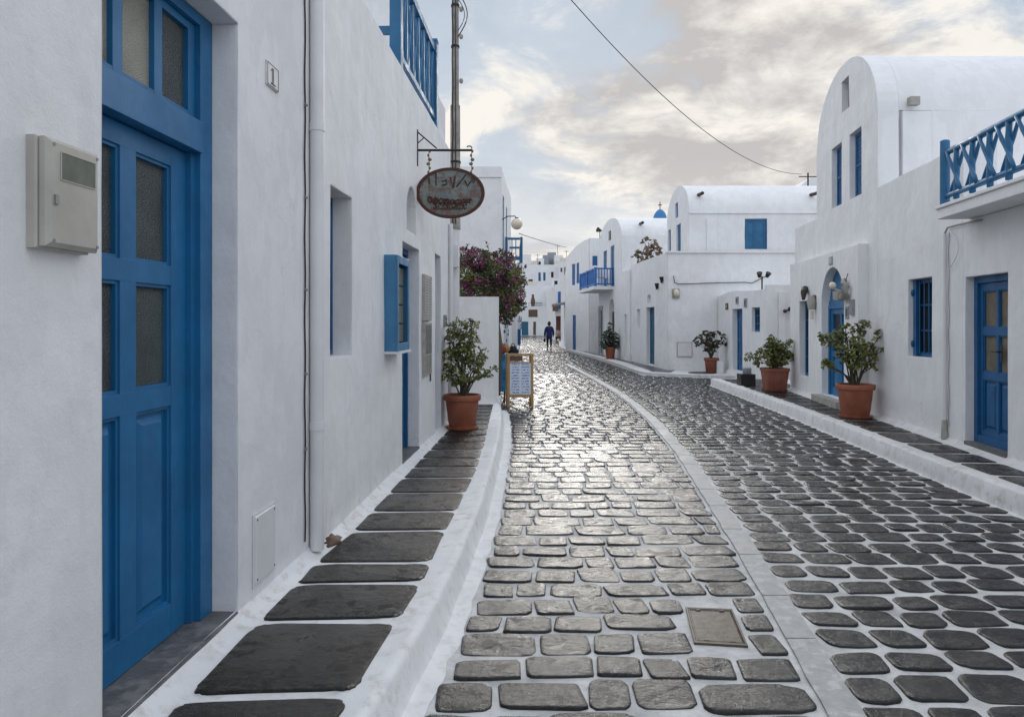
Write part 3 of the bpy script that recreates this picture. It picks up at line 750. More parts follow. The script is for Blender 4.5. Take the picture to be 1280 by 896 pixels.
# arched niche, display case, notices
t = thing('menu_display_case', 'shallow blue wooden display case with a glazed front fixed beside the recessed doorway', 'display case', (-1.05, 6.5, 1.3))
c = MB(); a, b, z0, z1 = 6.2, 6.72, 1.305, 2.14
c.fbox(F, a, a+.03, z0, z1, .0, .10); c.fbox(F, b-.03, b, z0, z1, .0, .10); c.fbox(F, a+.03, b-.03, z0, z0+.05, .0, .10); c.fbox(F, a+.03, b-.03, z1-.05, z1, .0, .10); c.fbox(F, a+.03, b-.03, z0+.05, z1-.05, .0, .01)
c.build('case', M['blue_case'], t)
c = MB(); c.fbox(F, a+.002, a+.055, z0+.002, z1-.002, .101, .118); c.fbox(F, b-.055, b-.002, z0+.002, z1-.002, .101, .118); c.fbox(F, a+.055, b-.055, z0+.002, z0+.07, .101, .119); c.fbox(F, a+.055, b-.055, z1-.07, z1-.002, .101, .119)
fr_ = c.build('front_frame', M['blue_case'], t); MB().fbox(F, a-.01, b+.01, z0-.02, z0, .0, .135).build('ledge', M['pipe'], t)
for k in range(4):
    q = z0+.08+k*.17; uvquad(F, a+.06, b-.06, q, q+.155, .07, 'menu_sheet', M['paper2'], t)
for z0, z1, lb in ((1.58, 2.10, 'upper of two framed notice boards beside the recessed doorway'), (.96, 1.56, 'lower framed board of weathered pictures beside the recessed doorway')):
    t = thing('notice_board', lb, 'notice board', F.W(8.3, z0, 0), 'framed boards by the second doorway')
    rbox(F, 8.03, 8.52, z0, z1, 0, .035, .004).build('frame', M['stone'], t)
    if z0 > 1.5: uvquad(F, 8.07, 8.48, z0+.04, z1-.04, .036, 'notice', M['plaque'], t)
    else:
        for k, (za, zb) in enumerate(((z0+.03, z0+.22), (z0+.24, z1-.03))): uvquad(F, 8.07, 8.48, za, zb, .036, 'picture', M['plaque' if k == 0 else 'photo'], t)
t = thing('entry_intercom', 'small grey intercom panel on the wall above the terracotta pot', 'intercom', F.W(9.75, 1.5, 0))
MB().fbox(F, 9.68, 9.80, 1.50, 1.66, 0, .03).build('panel', M['metal'], t)
for z in (1.55, 1.61): MB().tube([F.W(9.74, z, .03), F.W(9.74, z, .037)], .018, 10).build('button', M['black'], t)
t = tag(MB().fbox(F, 8.55, 8.63, .86, .95, 0, .008).build('wall_vent', M['meterdark']), 'tiny dark vent plate low on the wall under the framed boards', 'vent')

# hanging sign
t = thing('hanging_sign', 'rusted oval teal signboard hanging from an iron bracket on the wall', 'sign', (-.6, 9.0, 2.9))
Ys = 7.75; bw = F.W(Ys, 0, 0)
zb = CH-(188-CV)/FPX*Ys; xw = bw.x; xe = (590-CU)/FPX*Ys
# bracket
br = MB(); br.tube([(xw, Ys, zb-.17), (xw, Ys, zb+.22)], .012, 8); br.tube([(xw, Ys, zb), (xe, Ys, zb)], .013, 8)
br.tube([(xw, Ys, zb+.20), (xw+.21, Ys, zb+.02)], .008, 6); br.tube([(xw, Ys, zb+.07), (xw+.08, Ys, zb+.14)], .006, 6)
br.tube([(xe-.03+.03*math.cos(a), Ys, zb+.02+.025*math.sin(a)) for a in [i*.5-1.5 for i in range(9)]], .007, 6)
br.build('bracket', M['iron'], t)
sx0, sx1 = (520-CU)/FPX*Ys, (606-CU)/FPX*Ys; scx = (sx0+sx1)/2; sa = (sx1-sx0)/2
sz = CH-(241.5-CV)/FPX*Ys; sb = 31.5/FPX*Ys
bd = MB(); seg = 56
def ov(q, y, e=0): return [(scx+sa*q*math.cos(2*math.pi*i/seg), y, sz+sb*q*math.sin(2*math.pi*i/seg)) for i in range(seg)]
P = ov(.93, Ys-.011)+ov(.93, Ys+.011); bd.add(P, [tuple(range(seg)), tuple(range(seg, 2*seg))]+[(i, (i+1) % seg, seg+(i+1) % seg, seg+i) for i in range(seg)])
board = bd.build('signboard', M['sign'], t)
rm = MB(); P = ov(1, Ys-.02)+ov(.90, Ys-.02)+ov(.90, Ys+.02)+ov(1, Ys+.02)
rm.add(P, [(k*seg+i, k*seg+(i+1) % seg, ((k+1) % 4)*seg+(i+1) % seg, ((k+1) % 4)*seg+i) for k in range(4) for i in range(seg)]); rm.build('rim', M['rust'], t)
for q in (-.62, .62):
    x = scx+sa*q; zt = sz+sb*math.sqrt(1-q*q)
    ch = MB(); n = 6
    for i in range(n):
        z = zt+.01+(zb-zt-.02)*i/(n-1); ch.blob((x+(.008 if i % 2 else -.008), Ys, z), .012 if i not in (2, 3) else .022, .01, .018, 8, 6)
    ch.tube([(x, Ys, zt-.03), (x, Ys, zb)], .005, 6); ch.build('hanging_chain', M['chain'], t)
# worn raised strokes on the board, as far as they can still be made out
def stroke(pts, r=.006): 
    m = MB(); m.tube([(scx+sa*x, Ys-.014, sz+sb*z) for x, z in pts], r, 6); return m
lt = MB()
def addm(m): 
    b = len(lt.v); lt.v += m.v; lt.f += [tuple(i+b for i in f) for f in m.f]; lt.t += m.t; lt.mi += m.mi
for s_ in ([(-.62, .62), (-.60, .35)], [(-.42, .78), (-.41, .30)], [(-.25, .45), (-.12, .50), (-.10, .34), (-.24, .30)], [(0, .62), (.06, .22), (.14, .66)], [(.14, .66), (.10, .22)], [(.18, .24), (.45, .72)], [(.42, .50), (.50, .26), (.60, .48)], [(.62, .60), (.72, .62), (.68, .40), (.62, .60)]):
    addm(stroke(s_, .008))
wv = []
for i in range(90):
    q = i/89; wv.append((-.66+1.26*q+.035*math.sin(i*1.35), -.25-.10*math.sin(q*2.6)+.10*math.sin(i*.95)*(1.25-.5*q)))
addm(stroke(wv, .0085)); wv = [(x+.03, z-.10+.05*math.sin(i*.6)) for i, (x, z) in enumerate(wv)][8:80]; addm(stroke(wv, .009))
addm(stroke([(-.5+i*.02, -.62+.05*math.sin(i*1.6)) for i in range(50)], .005))
lt.build('lettering', M['rust'], board)

# utility pole
t = thing('utility_pole', 'tall weathered grey utility pole with white painted foot at the house corner', 'pole', (-.83, 10.6, 0))
px, py = -.835, 10.6
MB().tube([(px, py, .1), (px, py, 2.93)], .062, 20).build('painted_foot', M['pipe'], t, smooth='auto')
MB().tube([(px, py, 2.93), (px, py, 4.75)], [.078, .072], 14).build('lower_shaft', M['concrete'], t, smooth='auto')
MB().tube([(px, py, 4.75), (px, py, 8.6)], [.055, .045], 14).build('upper_shaft', M['concrete'], t, smooth='auto')
for z in (3.2, 3.9, 4.72, 5.6, 6.2): MB().tube([(px, py, z), (px, py, z+.03)], .084 if z < 4.7 else .064, 14).build('clamp', M['iron'], t)
cb = MB(); cb.tube([(px+.012, py-.085+.006*math.sin(z), z*.1) for z in range(30, 86)], .008, 6); cb.tube([(px-.035+.006*math.sin(z*.9), py-.075, z*.1) for z in range(30, 86)], .009, 6)
cb.build('cable_run', M['iron'], t)
lp = MB(); lp.tube([(px+.04+.14*math.sin(math.pi*i/12), py-.05, 6.4-.055*i) for i in range(13)], .008, 6); lp.tube([(px+.04+.10*math.sin(math.pi*i/12), py-.06, 6.3-.04*i) for i in range(13)], .006, 6); lp.build('cable_loop', M['iron'], t)
for z in (5.1, 6.15, 5.75): MB().blob((px+.09, py-.04, z), .03, .03, .04).build('insulator', M['stone'], t)
t = thing('drainpipe', 'white drainpipe with junction box beside the foot of the utility pole', 'drainpipe', (-.86, 10.3, .15))
MB().tube([F.W(10.15, .15, .035), F.W(10.15, 2.95, .035)], .03, 14).build('pipe', M['pipe'], t, smooth='auto')
MB().box(-.93, -.775, 10.38, 10.52, 2.36, 2.68).build('junction_box', M['pipe'], t)

# wires
def wire(a, b, sag, r, label, n=40):
    a, b = Vector(a), Vector(b); P = []
    for i in range(n+1):
        q = i/n; p = a.lerp(b, q); p.z -= 4*sag*q*(1-q)/1; P.append(p)
    o = MB().tube(P, r, 6).build('overhead_wire', M['black']); tag(o, label, 'wire')
wire((-.83, 10.6, 8.38), (10.45, 26, 6.93), 1.161, .009, 'long black wire sagging from the utility pole to a rooftop across the street')
wire((.20, 19.7, 4.0), (2.87, 38, 5.55), .03, .012, 'short thin wire from the globe lamp to the houses down the street')

# ------------------------------------------------------------------ low wall, plants
def pot(root, c, r, h, square=False, mat='terracotta', saucer=True):
    if square:
        prof = [(r*.74, 0), (r*.76, .01), (r*.94, h-.07), (r*.94, h-.065), (r, h-.06), (r, h), (r*.90, h), (r*.88, h-.05)]
    else:
        prof = [(r*.66, .0), (r*.68, .015), (r*.74, h*.2), (r*.755, h*.21), (r*.80, h*.48), (r*.815, h*.49), (r*.88, h-.085), (r*.885, h-.08), (r*.97, h-.075), (r, h-.06), (r, h-.012), (r*.985, h), (r*.90, h), (r*.87, h-.05)]
    p = MB().lathe(c, prof, 40, square=square).build('pot', M[mat], root, smooth='auto')
    MB().lathe((c[0], c[1], c[2]+h-.055), [(r*.885, 0), (r*.6, .012), (r*.1, .018)], 24, square=square).build('soil', M['soil'], root)
    if saucer: MB().lathe(c, [(r*.72, -.002), (r*.84, .002), (r*.88, .03), (r*.84, .032), (r*.76, .012)], 32, square=square).build('saucer', M[mat], root, smooth='auto')
def leaf(mb, p, d, n, L, w, tone):
    d = d.normalized(); s = d.cross(n)
    if s.length < 1e-3: s = Vector((1, 0, 0))
    s.normalize(); n = s.cross(d)
    mb.add([p, p+d*L*.3+s*w*.42+n*w*.12, p+d*L*.72+s*w*.5+n*w*.16, p+d*L, p+d*L*.72-s*w*.5+n*w*.16, p+d*L*.3-s*w*.42+n*w*.12, p+d*L*.5],
           ((0, 1, 6), (1, 2, 6), (2, 3, 6), (3, 4, 6), (4, 5, 6), (5, 0, 6)), tone)
def rvec(r_): 
    while True:
        v = Vector((r_.uniform(-1, 1), r_.uniform(-1, 1), r_.uniform(-1, 1)))
        if .05 < v.length < 1: return v
def shrub(root, c, zrim, clumps, u0, scale, mat, leafL=.06, dens=1.0, seed=1, nst=6, dry=False, depth=.8):
    """clumps (du, dv, r) in px are turned into metres by 'scale'; each gets its own depth"""
    r_ = random.Random(seed); st_ = MB(); lf = MB(); spread = max(abs(q[0]-u0) for q in clumps)/scale
    for (u, v, rr) in clumps:
        x = c[0]+(u-u0)/scale; z = zrim+v/scale; rad = rr/scale*.98
        yy = c[1]+r_.uniform(-1, 1)*spread*.55*depth; ctr = Vector((x, yy, z))
        b0 = Vector((c[0]+r_.uniform(-.05, .05), c[1]+r_.uniform(-.05, .05), zrim-.06))
        m1 = b0.lerp(ctr, .5)+Vector((r_.uniform(-.03, .03)-(x-c[0])*.18, r_.uniform(-.03, .03), .04))
        st_.tube([b0, b0.lerp(m1, .5)+rvec(r_)*.01, m1, m1.lerp(ctr, .55)+rvec(r_)*.015, ctr], [.013, .011, .009, .007, .005], 6)
        nros = max(4, int(30*dens*(rad/.12)**2*(.06/leafL)**1.2))
        for k in range(nros):
            d = rvec(r_); d = d.normalized()*(d.length**.5); p = ctr+d*rad
            if k % 3 == 0: st_.tube([ctr, ctr.lerp(p, .6)+rvec(r_)*.01, p], [.004, .0035, .003], 5)
            ax = (d+Vector((0, 0, .8))).normalized(); t0 = r_.random()
            nl = r_.randint(4, 7)
            for j in range(nl):
                a = 2*math.pi*j/nl+r_.uniform(-.3, .3); s1 = ax.orthogonal().normalized(); s2 = ax.cross(s1)
                dd = (s1*math.cos(a)+s2*math.sin(a))*r_.uniform(.7, 1.1)+ax*r_.uniform(.1, .8)
                L = leafL*r_.uniform(.7, 1.2)
                leaf(lf, p+rvec(r_)*.02, dd, ax, L, L*.72, max(0, min(1, t0*.6+r_.uniform(-.1, .45))))
    st_.build('stems', M['bark'], root); lf.build('leaves', M[mat], root, tone=True, recalc=False)
def potted(label, u0, vrim, scale, c, r, h, clumps, mat='leaf', square=False, seed=1, pm='terracotta', leafL=.06, group='potted shrubs along the street', **kw):
    t = thing('potted_plant', label, 'potted plant', c, group)
    pot(t, c, r, h, square, pm); cl = [(u, vrim-v, q) for u, v, q in clumps]
    shrub(t, c, c[2]+h, cl, u0, scale, mat, leafL, seed=seed, **kw); return t
potted('shrub with one long side branch in a terracotta pot by the low white wall', 575, 493, 93, (-.665, 9.62, .15), .25, .45,
       [(570, 412, 13), (588, 408, 9), (563, 430, 13), (585, 430, 13), (560, 450, 13), (578, 450, 15), (592, 452, 11), (570, 468, 13), (588, 470, 8), (603, 443, 6), (598, 467, 8), (608, 466, 6), (614, 462, 4), (556, 468, 8), (575, 478, 9), (576, 438, 12)], seed=3, leafL=.038, dens=.8)
potted('large spreading shrub in a terracotta pot by the arched blue door', 1066, 479, 85, (5.03, 10.55, .18), .27, .48,
       [(1032, 423, 8), (1027, 419, 5), (1045, 430, 10), (1053, 442, 11), (1040, 455, 7), (1075, 412, 9), (1080, 405, 7), (1090, 420, 7), (1070, 430, 12), (1085, 438, 12), (1094, 444, 7), (1060, 450, 11), (1077, 450, 9), (1032, 455, 6), (1038, 461, 4), (1050, 418, 7), (1064, 440, 12), (1087, 457, 5), (1057, 408, 5), (1062, 424, 8), (1095, 434, 5)], seed=5, leafL=.044, dens=.72)
potted('rounded bushy shrub in a square terracotta planter beside the tall narrow window', 966, 459, 60.6, (5.38, 14.75, .175), .25, .46,
       [(945, 444, 6), (938, 446, 5), (952, 437, 7), (960, 428, 7), (963, 423, 4), (972, 432, 8), (980, 436, 7), (984, 427, 4), (957, 445, 9), (970, 446, 10), (982, 446, 7), (948, 452, 5), (988, 445, 4), (965, 454, 8), (975, 452, 6), (965, 437, 8)], square=True, seed=8, pm='terracotta2', leafL=.045, dens=1.0)
potted('dark sparse shrub in a brown terracotta pot near the small blue door', 888, 445, 42, (5.87, 21.2, .10), .22, .43,
       [(873, 420, 4), (880, 416, 4), (888, 417, 5), (896, 416, 4), (901, 419, 3), (878, 425, 5), (888, 427, 6), (897, 428, 5), (883, 434, 4), (890, 436, 5), (874, 428, 3), (868, 424, 3), (904, 427, 3)], 'leaf_dark', seed=11, pm='terracotta2', leafL=.06, dens=.85)
potted('silvery conical shrub in a terracotta pot below the blue balcony', 763, 431, 30.5, (4.0, 29.3, .10), .23, .48,
       [(763, 405, 3), (762, 411, 4), (758, 417, 5), (768, 417, 4), (763, 424, 6), (754, 426, 4), (772, 424, 4), (769, 429, 4), (757, 430, 4)], 'leaf_blue', seed=14, leafL=.09, dens=.8)
t = thing('terrace_tree', 'dry brown leafy tree growing on the roof terrace behind the white parapet', 'tree', (5.0, 26.6, 3.2), None)
shrub(t, (5.05, 26.9, 3.2), 3.3, [(u, 338-v, q) for u, v, q in [(803, 316, 6), (808, 308, 7), (815, 300, 8), (820, 295, 5), (812, 291, 4), (822, 310, 9), (828, 300, 6), (826, 318, 6), (810, 320, 6), (816, 315, 7), (803, 323, 5), (826, 308, 7)]], 815, 34, 'leaf_dry', .11, dens=.22, seed=20)

lw = thing('garden_wall', 'low whitewashed wall with rounded corners below the bougainvillea', 'wall', (-.8, 12.8, 0))
m = MB(); FW = Fr(y0=12.75)
panel(m, FW, -1.6, -.24, .0, 2.02, (), .30, step=.3, w=.006); m.fbox(FW, -.27, -.20, .0, .24, .03, -.27)
m.build('wall', M['wall'], lw)

bg = thing('bougainvillea', 'large purple flowering bougainvillea spilling over the low white wall', 'bougainvillea', (-.35, 14.4, 0))
r_ = random.Random(31); lf, fl, sm = MB(), MB(), MB(); Yb, S_ = 14.6, FPX/14.6
cl = [(580, 326, 11), (582, 345, 14), (598, 328, 13), (600, 347, 16), (614, 325, 11), (618, 343, 16), (634, 340, 13), (630, 357, 16), (646, 350, 9), (645, 368, 11), (649, 382, 7), (638, 386, 11), (628, 376, 14), (633, 398, 7), (600, 362, 14), (607, 314, 5), (590, 316, 5), (636, 322, 6), (628, 316, 4), (580, 362, 12), (617, 362, 16), (621, 395, 8), (578, 380, 10)]
trunk = [Vector((-.28, 13.6, 0)), Vector((-.26, 13.65, .6)), Vector((-.22, 13.8, 1.1)), Vector((-.3, 14.2, 1.7)), Vector((-.35, 14.5, 2.2))]
sm.tube(trunk, [.06, .05, .045, .04, .03], 8)
for ci, (u, v, q) in enumerate(cl):
    ctr = Vector(((u-CU)/S_, Yb+r_.uniform(-.7, .7), CH-(v-CV)/S_)); rad = q/S_
    sm.tube([trunk[3], trunk[4].lerp(ctr, .5)+rvec(r_)*.12, ctr], [.02, .014, .006], 6)
    nl = int(1100*(rad/.25)**2)
    purple = r_.random() < .55
    for k in range(nl):
        d = rvec(r_); d = d.normalized()*(d.length**.45); p = ctr+Vector((d.x*rad, d.y*rad*1.5, d.z*rad))*r_.uniform(.9, 1.12)
        dd = (d*.6+rvec(r_)); nn = (d+Vector((0, 0, .5))).normalized(); L = r_.uniform(.035, .065)
        cn = noise.noise(p*5)
        if (cn > .28 or purple and cn > .12) and d.length > .6 and r_.random() < .75: leaf(fl, p+d*.03, dd, nn, L*.8, L*.75, max(0, min(1, .3+.5*r_.random()+cn*.5)))
        else: leaf(lf, p, dd, nn, L, L*.62, max(0, min(1, r_.random()*.75+noise.noise(p*2.2)*.8)))
for k in range(26):      # loose sprays
    u, v, q = r_.choice(cl[:10]); a = Vector(((u-CU)/S_, Yb+r_.uniform(-.6, .6), CH-(v-CV)/S_)); d = Vector((r_.uniform(-.6, .8), r_.uniform(-.4, .4), r_.uniform(.5, 1))).normalized(); ln = q/S_+r_.uniform(.08, .22)
    sm.tube([a, a+d*ln*.6, a+d*ln+Vector((0, 0, -.02))], [.006, .004, .003], 5)
    for j in range(10): leaf(fl if r_.random() < .7 else lf, a+d*ln*(.75+.03*j)+rvec(r_)*.02, rvec(r_), Vector((0, 0, 1)), .05, .035, r_.random())
sm.build('branches', M['bark'], bg); lf.build('leaves', M['leaf_b'], bg, tone=True, recalc=False); fl.build('flowers', M['bract'], bg, tone=True, recalc=False)

# ------------------------------------------------------------------ sandwich board
t = thing('sandwich_board', 'wooden framed pavement menu board with blue handwriting standing on the cobbles', 'sandwich board', (.15, 13.2, 0))
FS = Fr(y0=13.16); bx0, bx1 = -.085, .395
def lean(z): return .16*(1.02-z)
for side, nm in ((1, 'front_frame'), (-1, 'rear_frame')):
    def PW(x, z, o): return Vector((x, 13.16+.17+side*(-.005-.15*(1-z/1.0))-side*o, z))
    m = MB()
    def bx(x0, x1, z0, z1, o0=0, o1=.025): m.hexa([PW(x0, z0, o0), PW(x1, z0, o0), PW(x1, z0, o1), PW(x0, z0, o1), PW(x0, z1, o0), PW(x1, z1, o0), PW(x1, z1, o1), PW(x0, z1, o1)])
    dx = 0 if side == 1 else -.03
    bx(bx0+dx, bx0+.045+dx, 0.0, .99); bx(bx1-.045+dx, bx1+dx, 0.0, .99); bx(bx0+.045+dx, bx1-.045+dx, .945, .99); bx(bx0+.045+dx, bx1-.045+dx, .20, .245)
    if side == 1: bx(bx0+.045, bx1-.045, .82, .84, .0, .022)
    fo = m.build(nm, M['oak'], t)
    if side == 1:
        m = MB(); m.hexa([PW(bx0+.045, .245, .0), PW(bx1-.045, .245, .0), PW(bx1-.045, .245, .01), PW(bx0+.045, .245, .01), PW(bx0+.045, .82, .0), PW(bx1-.045, .82, .0), PW(bx1-.045, .82, .01), PW(bx0+.045, .82, .01)]); m.build('back_panel', M['pipe'], t)
        q = MB(); q.quad(PW(bx0+.05, .25, .013), PW(bx1-.05, .25, .013), PW(bx1-.05, .815, .013), PW(bx0+.05, .815, .013)); o = q.build('menu_sheet', M['paper'], t, recalc=False); uv = o.data.uv_layers.new(name='UVMap')
        for l, c in zip(o.data.loops, ((0, 0), (1, 0), (1, 1), (0, 1))): uv.data[l.index].uv = c
        q = MB(); q.hexa([PW(bx0+.045, .85, .0), PW(bx1-.2, .85, .0), PW(bx1-.2, .85, .012), PW(bx0+.045, .85, .012), PW(bx0+.045, .94, .0), PW(bx1-.2, .94, .0), PW(bx1-.2, .94, .012), PW(bx0+.045, .94, .012)]); q.build('header_board', M['brown'], t)

# souvenir stall things behind the low wall
t = thing('souvenir_table', 'small table draped in bright blue cloth behind the sandwich board', 'table', (-.3, 14.4, 0))
m = MB(); n = 40; V = []
for k, z in enumerate((.22, .45, .70, .90, .94)):
    for i in range(n):
        a = 2*math.pi*i/n; q = (.20+.05*math.sin(a*5+1)*(1-z)+.02*math.sin(a*11))*(1.15-.25*z); V.append((-.27+q*1.1*math.cos(a), 14.35+q*1.5*math.sin(a), z))
m.add(V, [(k*n+i, k*n+(i+1) % n, (k+1)*n+(i+1) % n, (k+1)*n+i) for k in range(4) for i in range(n)]+[tuple(4*n+i for i in range(n))]); m.build('cloth', M['clothblue'], t, smooth=True)
for dx in (-.12, .12):
    for dy in (-.18, .18): MB().tube([(-.27+dx, 14.35+dy, 0), (-.27+dx, 14.35+dy, .88)], .018, 8).build('leg', M['brown'], t)
for (x, y, z, r1, mt_, lb) in ((-.205, 14.15, 1.03, .085, 'red', 'round red cloth pouch on the blue draped table'), (-.115, 14.3, 1.04, .075, 'yellow', 'ochre straw pouch between the red and dark bags on the blue table'), (.02, 14.35, .99, .10, 'darkcloth', 'dark woven bag on the blue draped table behind the sandwich board')):
    s = thing('souvenir_bag', lb, 'bag', (x, y, z-.08), 'bags on the souvenir table')
    MB().blob((x, y, z), r1, r1*.7, r1*1.05, 16, 10, .25, x*9).build('pouch', M[mt_], s, smooth=True)
    MB().tube([(x-r1*.5+r1*i/8, y, z+r1*.9+r1*.7*math.sin(math.pi*i/8)) for i in range(9)], .008, 6).build('strap', M[mt_], s)
t = thing('hanging_scarf', 'blue and white patterned scarf hanging under the bougainvillea', 'scarf', (-.13, 17, 1.2))
def scarf_mat():
    m, nt, b = new_mat('patterned_cloth'); v = N(nt, 'ShaderNodeTexVoronoi'); v.inputs['Scale'].default_value = 9; nt.links.new(pos_vec(nt), v.inputs[0])
    nt.links.new(mix(nt, ramp(nt, v.outputs['Distance'], [(.38, 0), (.45, 1)]), (.03, .06, .22), (.6, .62, .66)), b.inputs['Base Color']); b.inputs['Roughness'].default_value = .8; return m
M['scarf'] = scarf_mat()
def cloth_strip(x0, x1, y, z0, z1, nx=9, amp=.02):
    m = MB(); V = []
    for q in (0, .004):
        for j in range(6):
            for i in range(nx): V.append((x0+(x1-x0)*i/(nx-1), y+amp*math.sin(i*1.7+j*.3)+q, z0+(z1-z0)*j/5))
    k = 6*nx; f = []
    for q in (0, k): f += [(q+j*nx+i, q+j*nx+i+1, q+(j+1)*nx+i+1, q+(j+1)*nx+i) for j in range(5) for i in range(nx-1)]
    f += [(j*nx, (j+1)*nx, k+(j+1)*nx, k+j*nx) for j in range(5)]+[(j*nx+nx-1, (j+1)*nx+nx-1, k+(j+1)*nx+nx-1, k+j*nx+nx-1) for j in range(5)]
    m.add(V, f); return m
cloth_strip(-.20, -.075, 17, .98, 1.68).build('cloth', M['scarf'], t, smooth=True); MB().tube([(-.24, 17, 1.70), (.02, 17, 1.70)], .012, 6).build('rod', M['iron'], t)

# ------------------------------------------------------------------ left back house
F3 = Fr(-1.35, .055, side=1)
h3 = thing('whitewashed_house', 'tall flat-roofed white house with a small blue balcony behind the bougainvillea', 'house', (-.5, 20, 0))
m = MB(); FC = Fr(y0=19.3)
panel(m, FC, -4.0, -.29, 0, 5.72, (), .3)
panel(m, F3, 19.305, 24.0, 0, 5.72, [Hole(19.9, 20.5, 3.2, 5.1, .06), Hole(21.3, 21.9, 3.35, 5.0, .06)], .3)
m.box(-4, -.7, 19.6, 24, 0, 5.6); m.build('wall', M['wall'], h3)
m = MB(); m.fbox(FC, -4.01, -.28, 5.45, 5.74, .0, .025); m.build('parapet_band', M['wall'], h3)
shutter_pair(h3, F3, 19.9, 20.5, 3.2, 5.1, -.02, 'blue3', 1); shutter_pair(h3, F3, 21.3, 21.9, 3.35, 5.0, -.02, 'blue3', 1)
b = MB(); b.box(-.40, .30, 20.6, 23.2, 3.15, 3.27); b.build('balcony_slab', M['wall'], h3)
bl = thing('balcony_railing', 'small blue balcony railing on the tall house behind the bougainvillea', 'railing', (.0, 21, 3.27))
for x in (-.16, .27):
    for y in (20.65, 23.1): MB().box(x-.035, x+.035, y-.035, y+.035, 3.27, 4.02).build('post', M['blue3'], bl)
for y in (20.65, 23.1): MB().box(-.12, .23, y-.03, y+.03, 3.94, 4.0).build('handrail', M['blue3'], bl); MB().box(-.12, .23, y-.025, y+.025, 3.36, 3.46).build('lower_rail', M['blue3'], bl)
MB().box(.245, .295, 20.69, 23.06, 3.94, 4.0).build('handrail', M['blue3'], bl)
for i in range(9):
    y = 20.9+i*.25; MB().box(.255, .285, y-.015, y+.015, 3.27, 3.94).build('baluster', M['blue3'], bl)
for x in (.0, .11): MB().box(x-.012, x+.012, 20.64, 20.66, 3.46, 3.94).build('baluster', M['blue3'], bl)
t = thing('globe_lamp', 'cream globe street lamp on a curved iron arm above the bougainvillea', 'lamp', (.13, 19.5, 4.2))
gc = Vector(((646-CU)/FPX*19.5, 19.5, CH-(280-CV)/FPX*19.5)); MB().blob(gc, .155, .155, .155, 24, 16).build('globe', M['globe'], t, smooth=True)
MB().tube([gc+Vector((-.40, .1, .13)), gc+Vector((-.25, .1, .22)), gc+Vector((-.05, 0, .21)), gc+Vector((0, 0, .14))], .014, 8).build('arm', M['iron'], t)
MB().tube([gc+Vector((0, 0, .14)), gc+Vector((0, 0, .17))], .05, 12).build('cap', M['iron'], t)

h4 = thing('whitewashed_house', 'low white shop row with a blue cloth covered end pillar beyond the bougainvillea', 'house', (.1, 30, 0))
F4 = Fr(-.48, .019, side=1)
m = MB(); panel(m, F4, 24.02, 42.0, 0, 3.4, [Hole(26, 27, .1, 2.1, .15), Hole(30, 31, .1, 2.1, .15)], .3, step=1.0)
m.box(-4, -.5, 24.1, 42, 0, 3.3)
m.build('wall', M['wall_far'], h4)
plank_door(h4, F4, 26, 27, .1, 2.1, -.08, 'blue_far'); plank_door(h4, F4, 30, 31, .1, 2.1, -.08, 'blue_far')
m = MB(); m.box(-.15, .28, 42.0, 42.4, 0, 2.0); m.build('end_pillar', M['wall_far'], h4)
t = thing('hanging_cloth', 'deep blue cloth hanging at the end of the low shop row', 'cloth', (.4, 43, 0))
cloth_strip(.28, .52, 42.6, .25, 1.2, 7, .03).build('lower_cloth', M['blue_far'], t, smooth=True); cloth_strip(.26, .58, 42.62, 1.2, 1.95, 7, .03).build('upper_cloth', M['scarf'], t, smooth=True)
MB().tube([(.42, 42.66, 0), (.42, 42.66, 2.0)], .02, 6).build('pole', M['iron'], t)

# ------------------------------------------------------------------ right near house
hr = thing('whitewashed_house', 'white house with a barrel vaulted upper room, roof terrace and panelled blue door', 'house', (5, 8, 0))
ga, gb = 10.6, 13.64; gc_, gh = (ga+gb)/2, (gb-ga)/2
def gtop(s):
    x = max(-1, min(1, (s-gc_)/gh)); return 4.68+1.22*math.sqrt(max(0, 1-abs(x)**2.15))
m = MB()
dr = Hole(7.16, 8.0, .245, 2.06, .20); wn = Hole(8.82, 9.52, 1.12, 2.12, .16)
panel(m, FR, -1.0, 8.06, -.02, 2.69, [Hole(7.16, 8.0, .245, 2.06, .20)], .35, w=.007, ends=(1, 0))
panel(m, FR, 8.06, ga, -.02, 3.545, [wn], .35, w=.007, ends=(1, 0))
ar = Hole(11.63, 12.83, .29, 2.50, .24, .60); nw = Hole(13.66, 14.30, .52, 1.98, .18)
G = [Hole(12.2, 12.74, 3.57, 4.62, .13), Hole(11.25, 11.8, 3.57, 4.63, .13), Hole(11.83, 12.2, 5.10, 5.62, .13)]
panel(m, FR, ga, gb, -.02, gtop, G + [Hole(11.62, 12.84, .28, 2.51, .20, .60)], .30, w=.007)
panel(m, FR, gb, 15.2, -.02, 3.53, [Hole(13.655, 14.305, .51, 1.99, .20)], .35, w=.007, ends=(0, 1))
XF = 13.0
m.fbox(FR, -1.0, 10.6, 0, 2.80, -8, -.36)       # body below the terrace
m.fbox(FR, 10.61, 15.19, 0, 3.40, -8, -.33)
m.build('wall', M['wall'], hr)
v = MB(); FV = Fr(y0=ga+.02); sx0 = FR.W(ga, 0).x+.31
panel(v, FV, sx0, XF, 2.80, 4.68, (), .3, w=.005); v.box(5.9, XF, gb-.3, gb, 3.4, 4.68)
n = 28; pr_ = []
for i in range(n+1):
    a = math.pi*i/n; yy = gc_-gh*math.cos(a); pr_.append((yy, gtop(yy)))
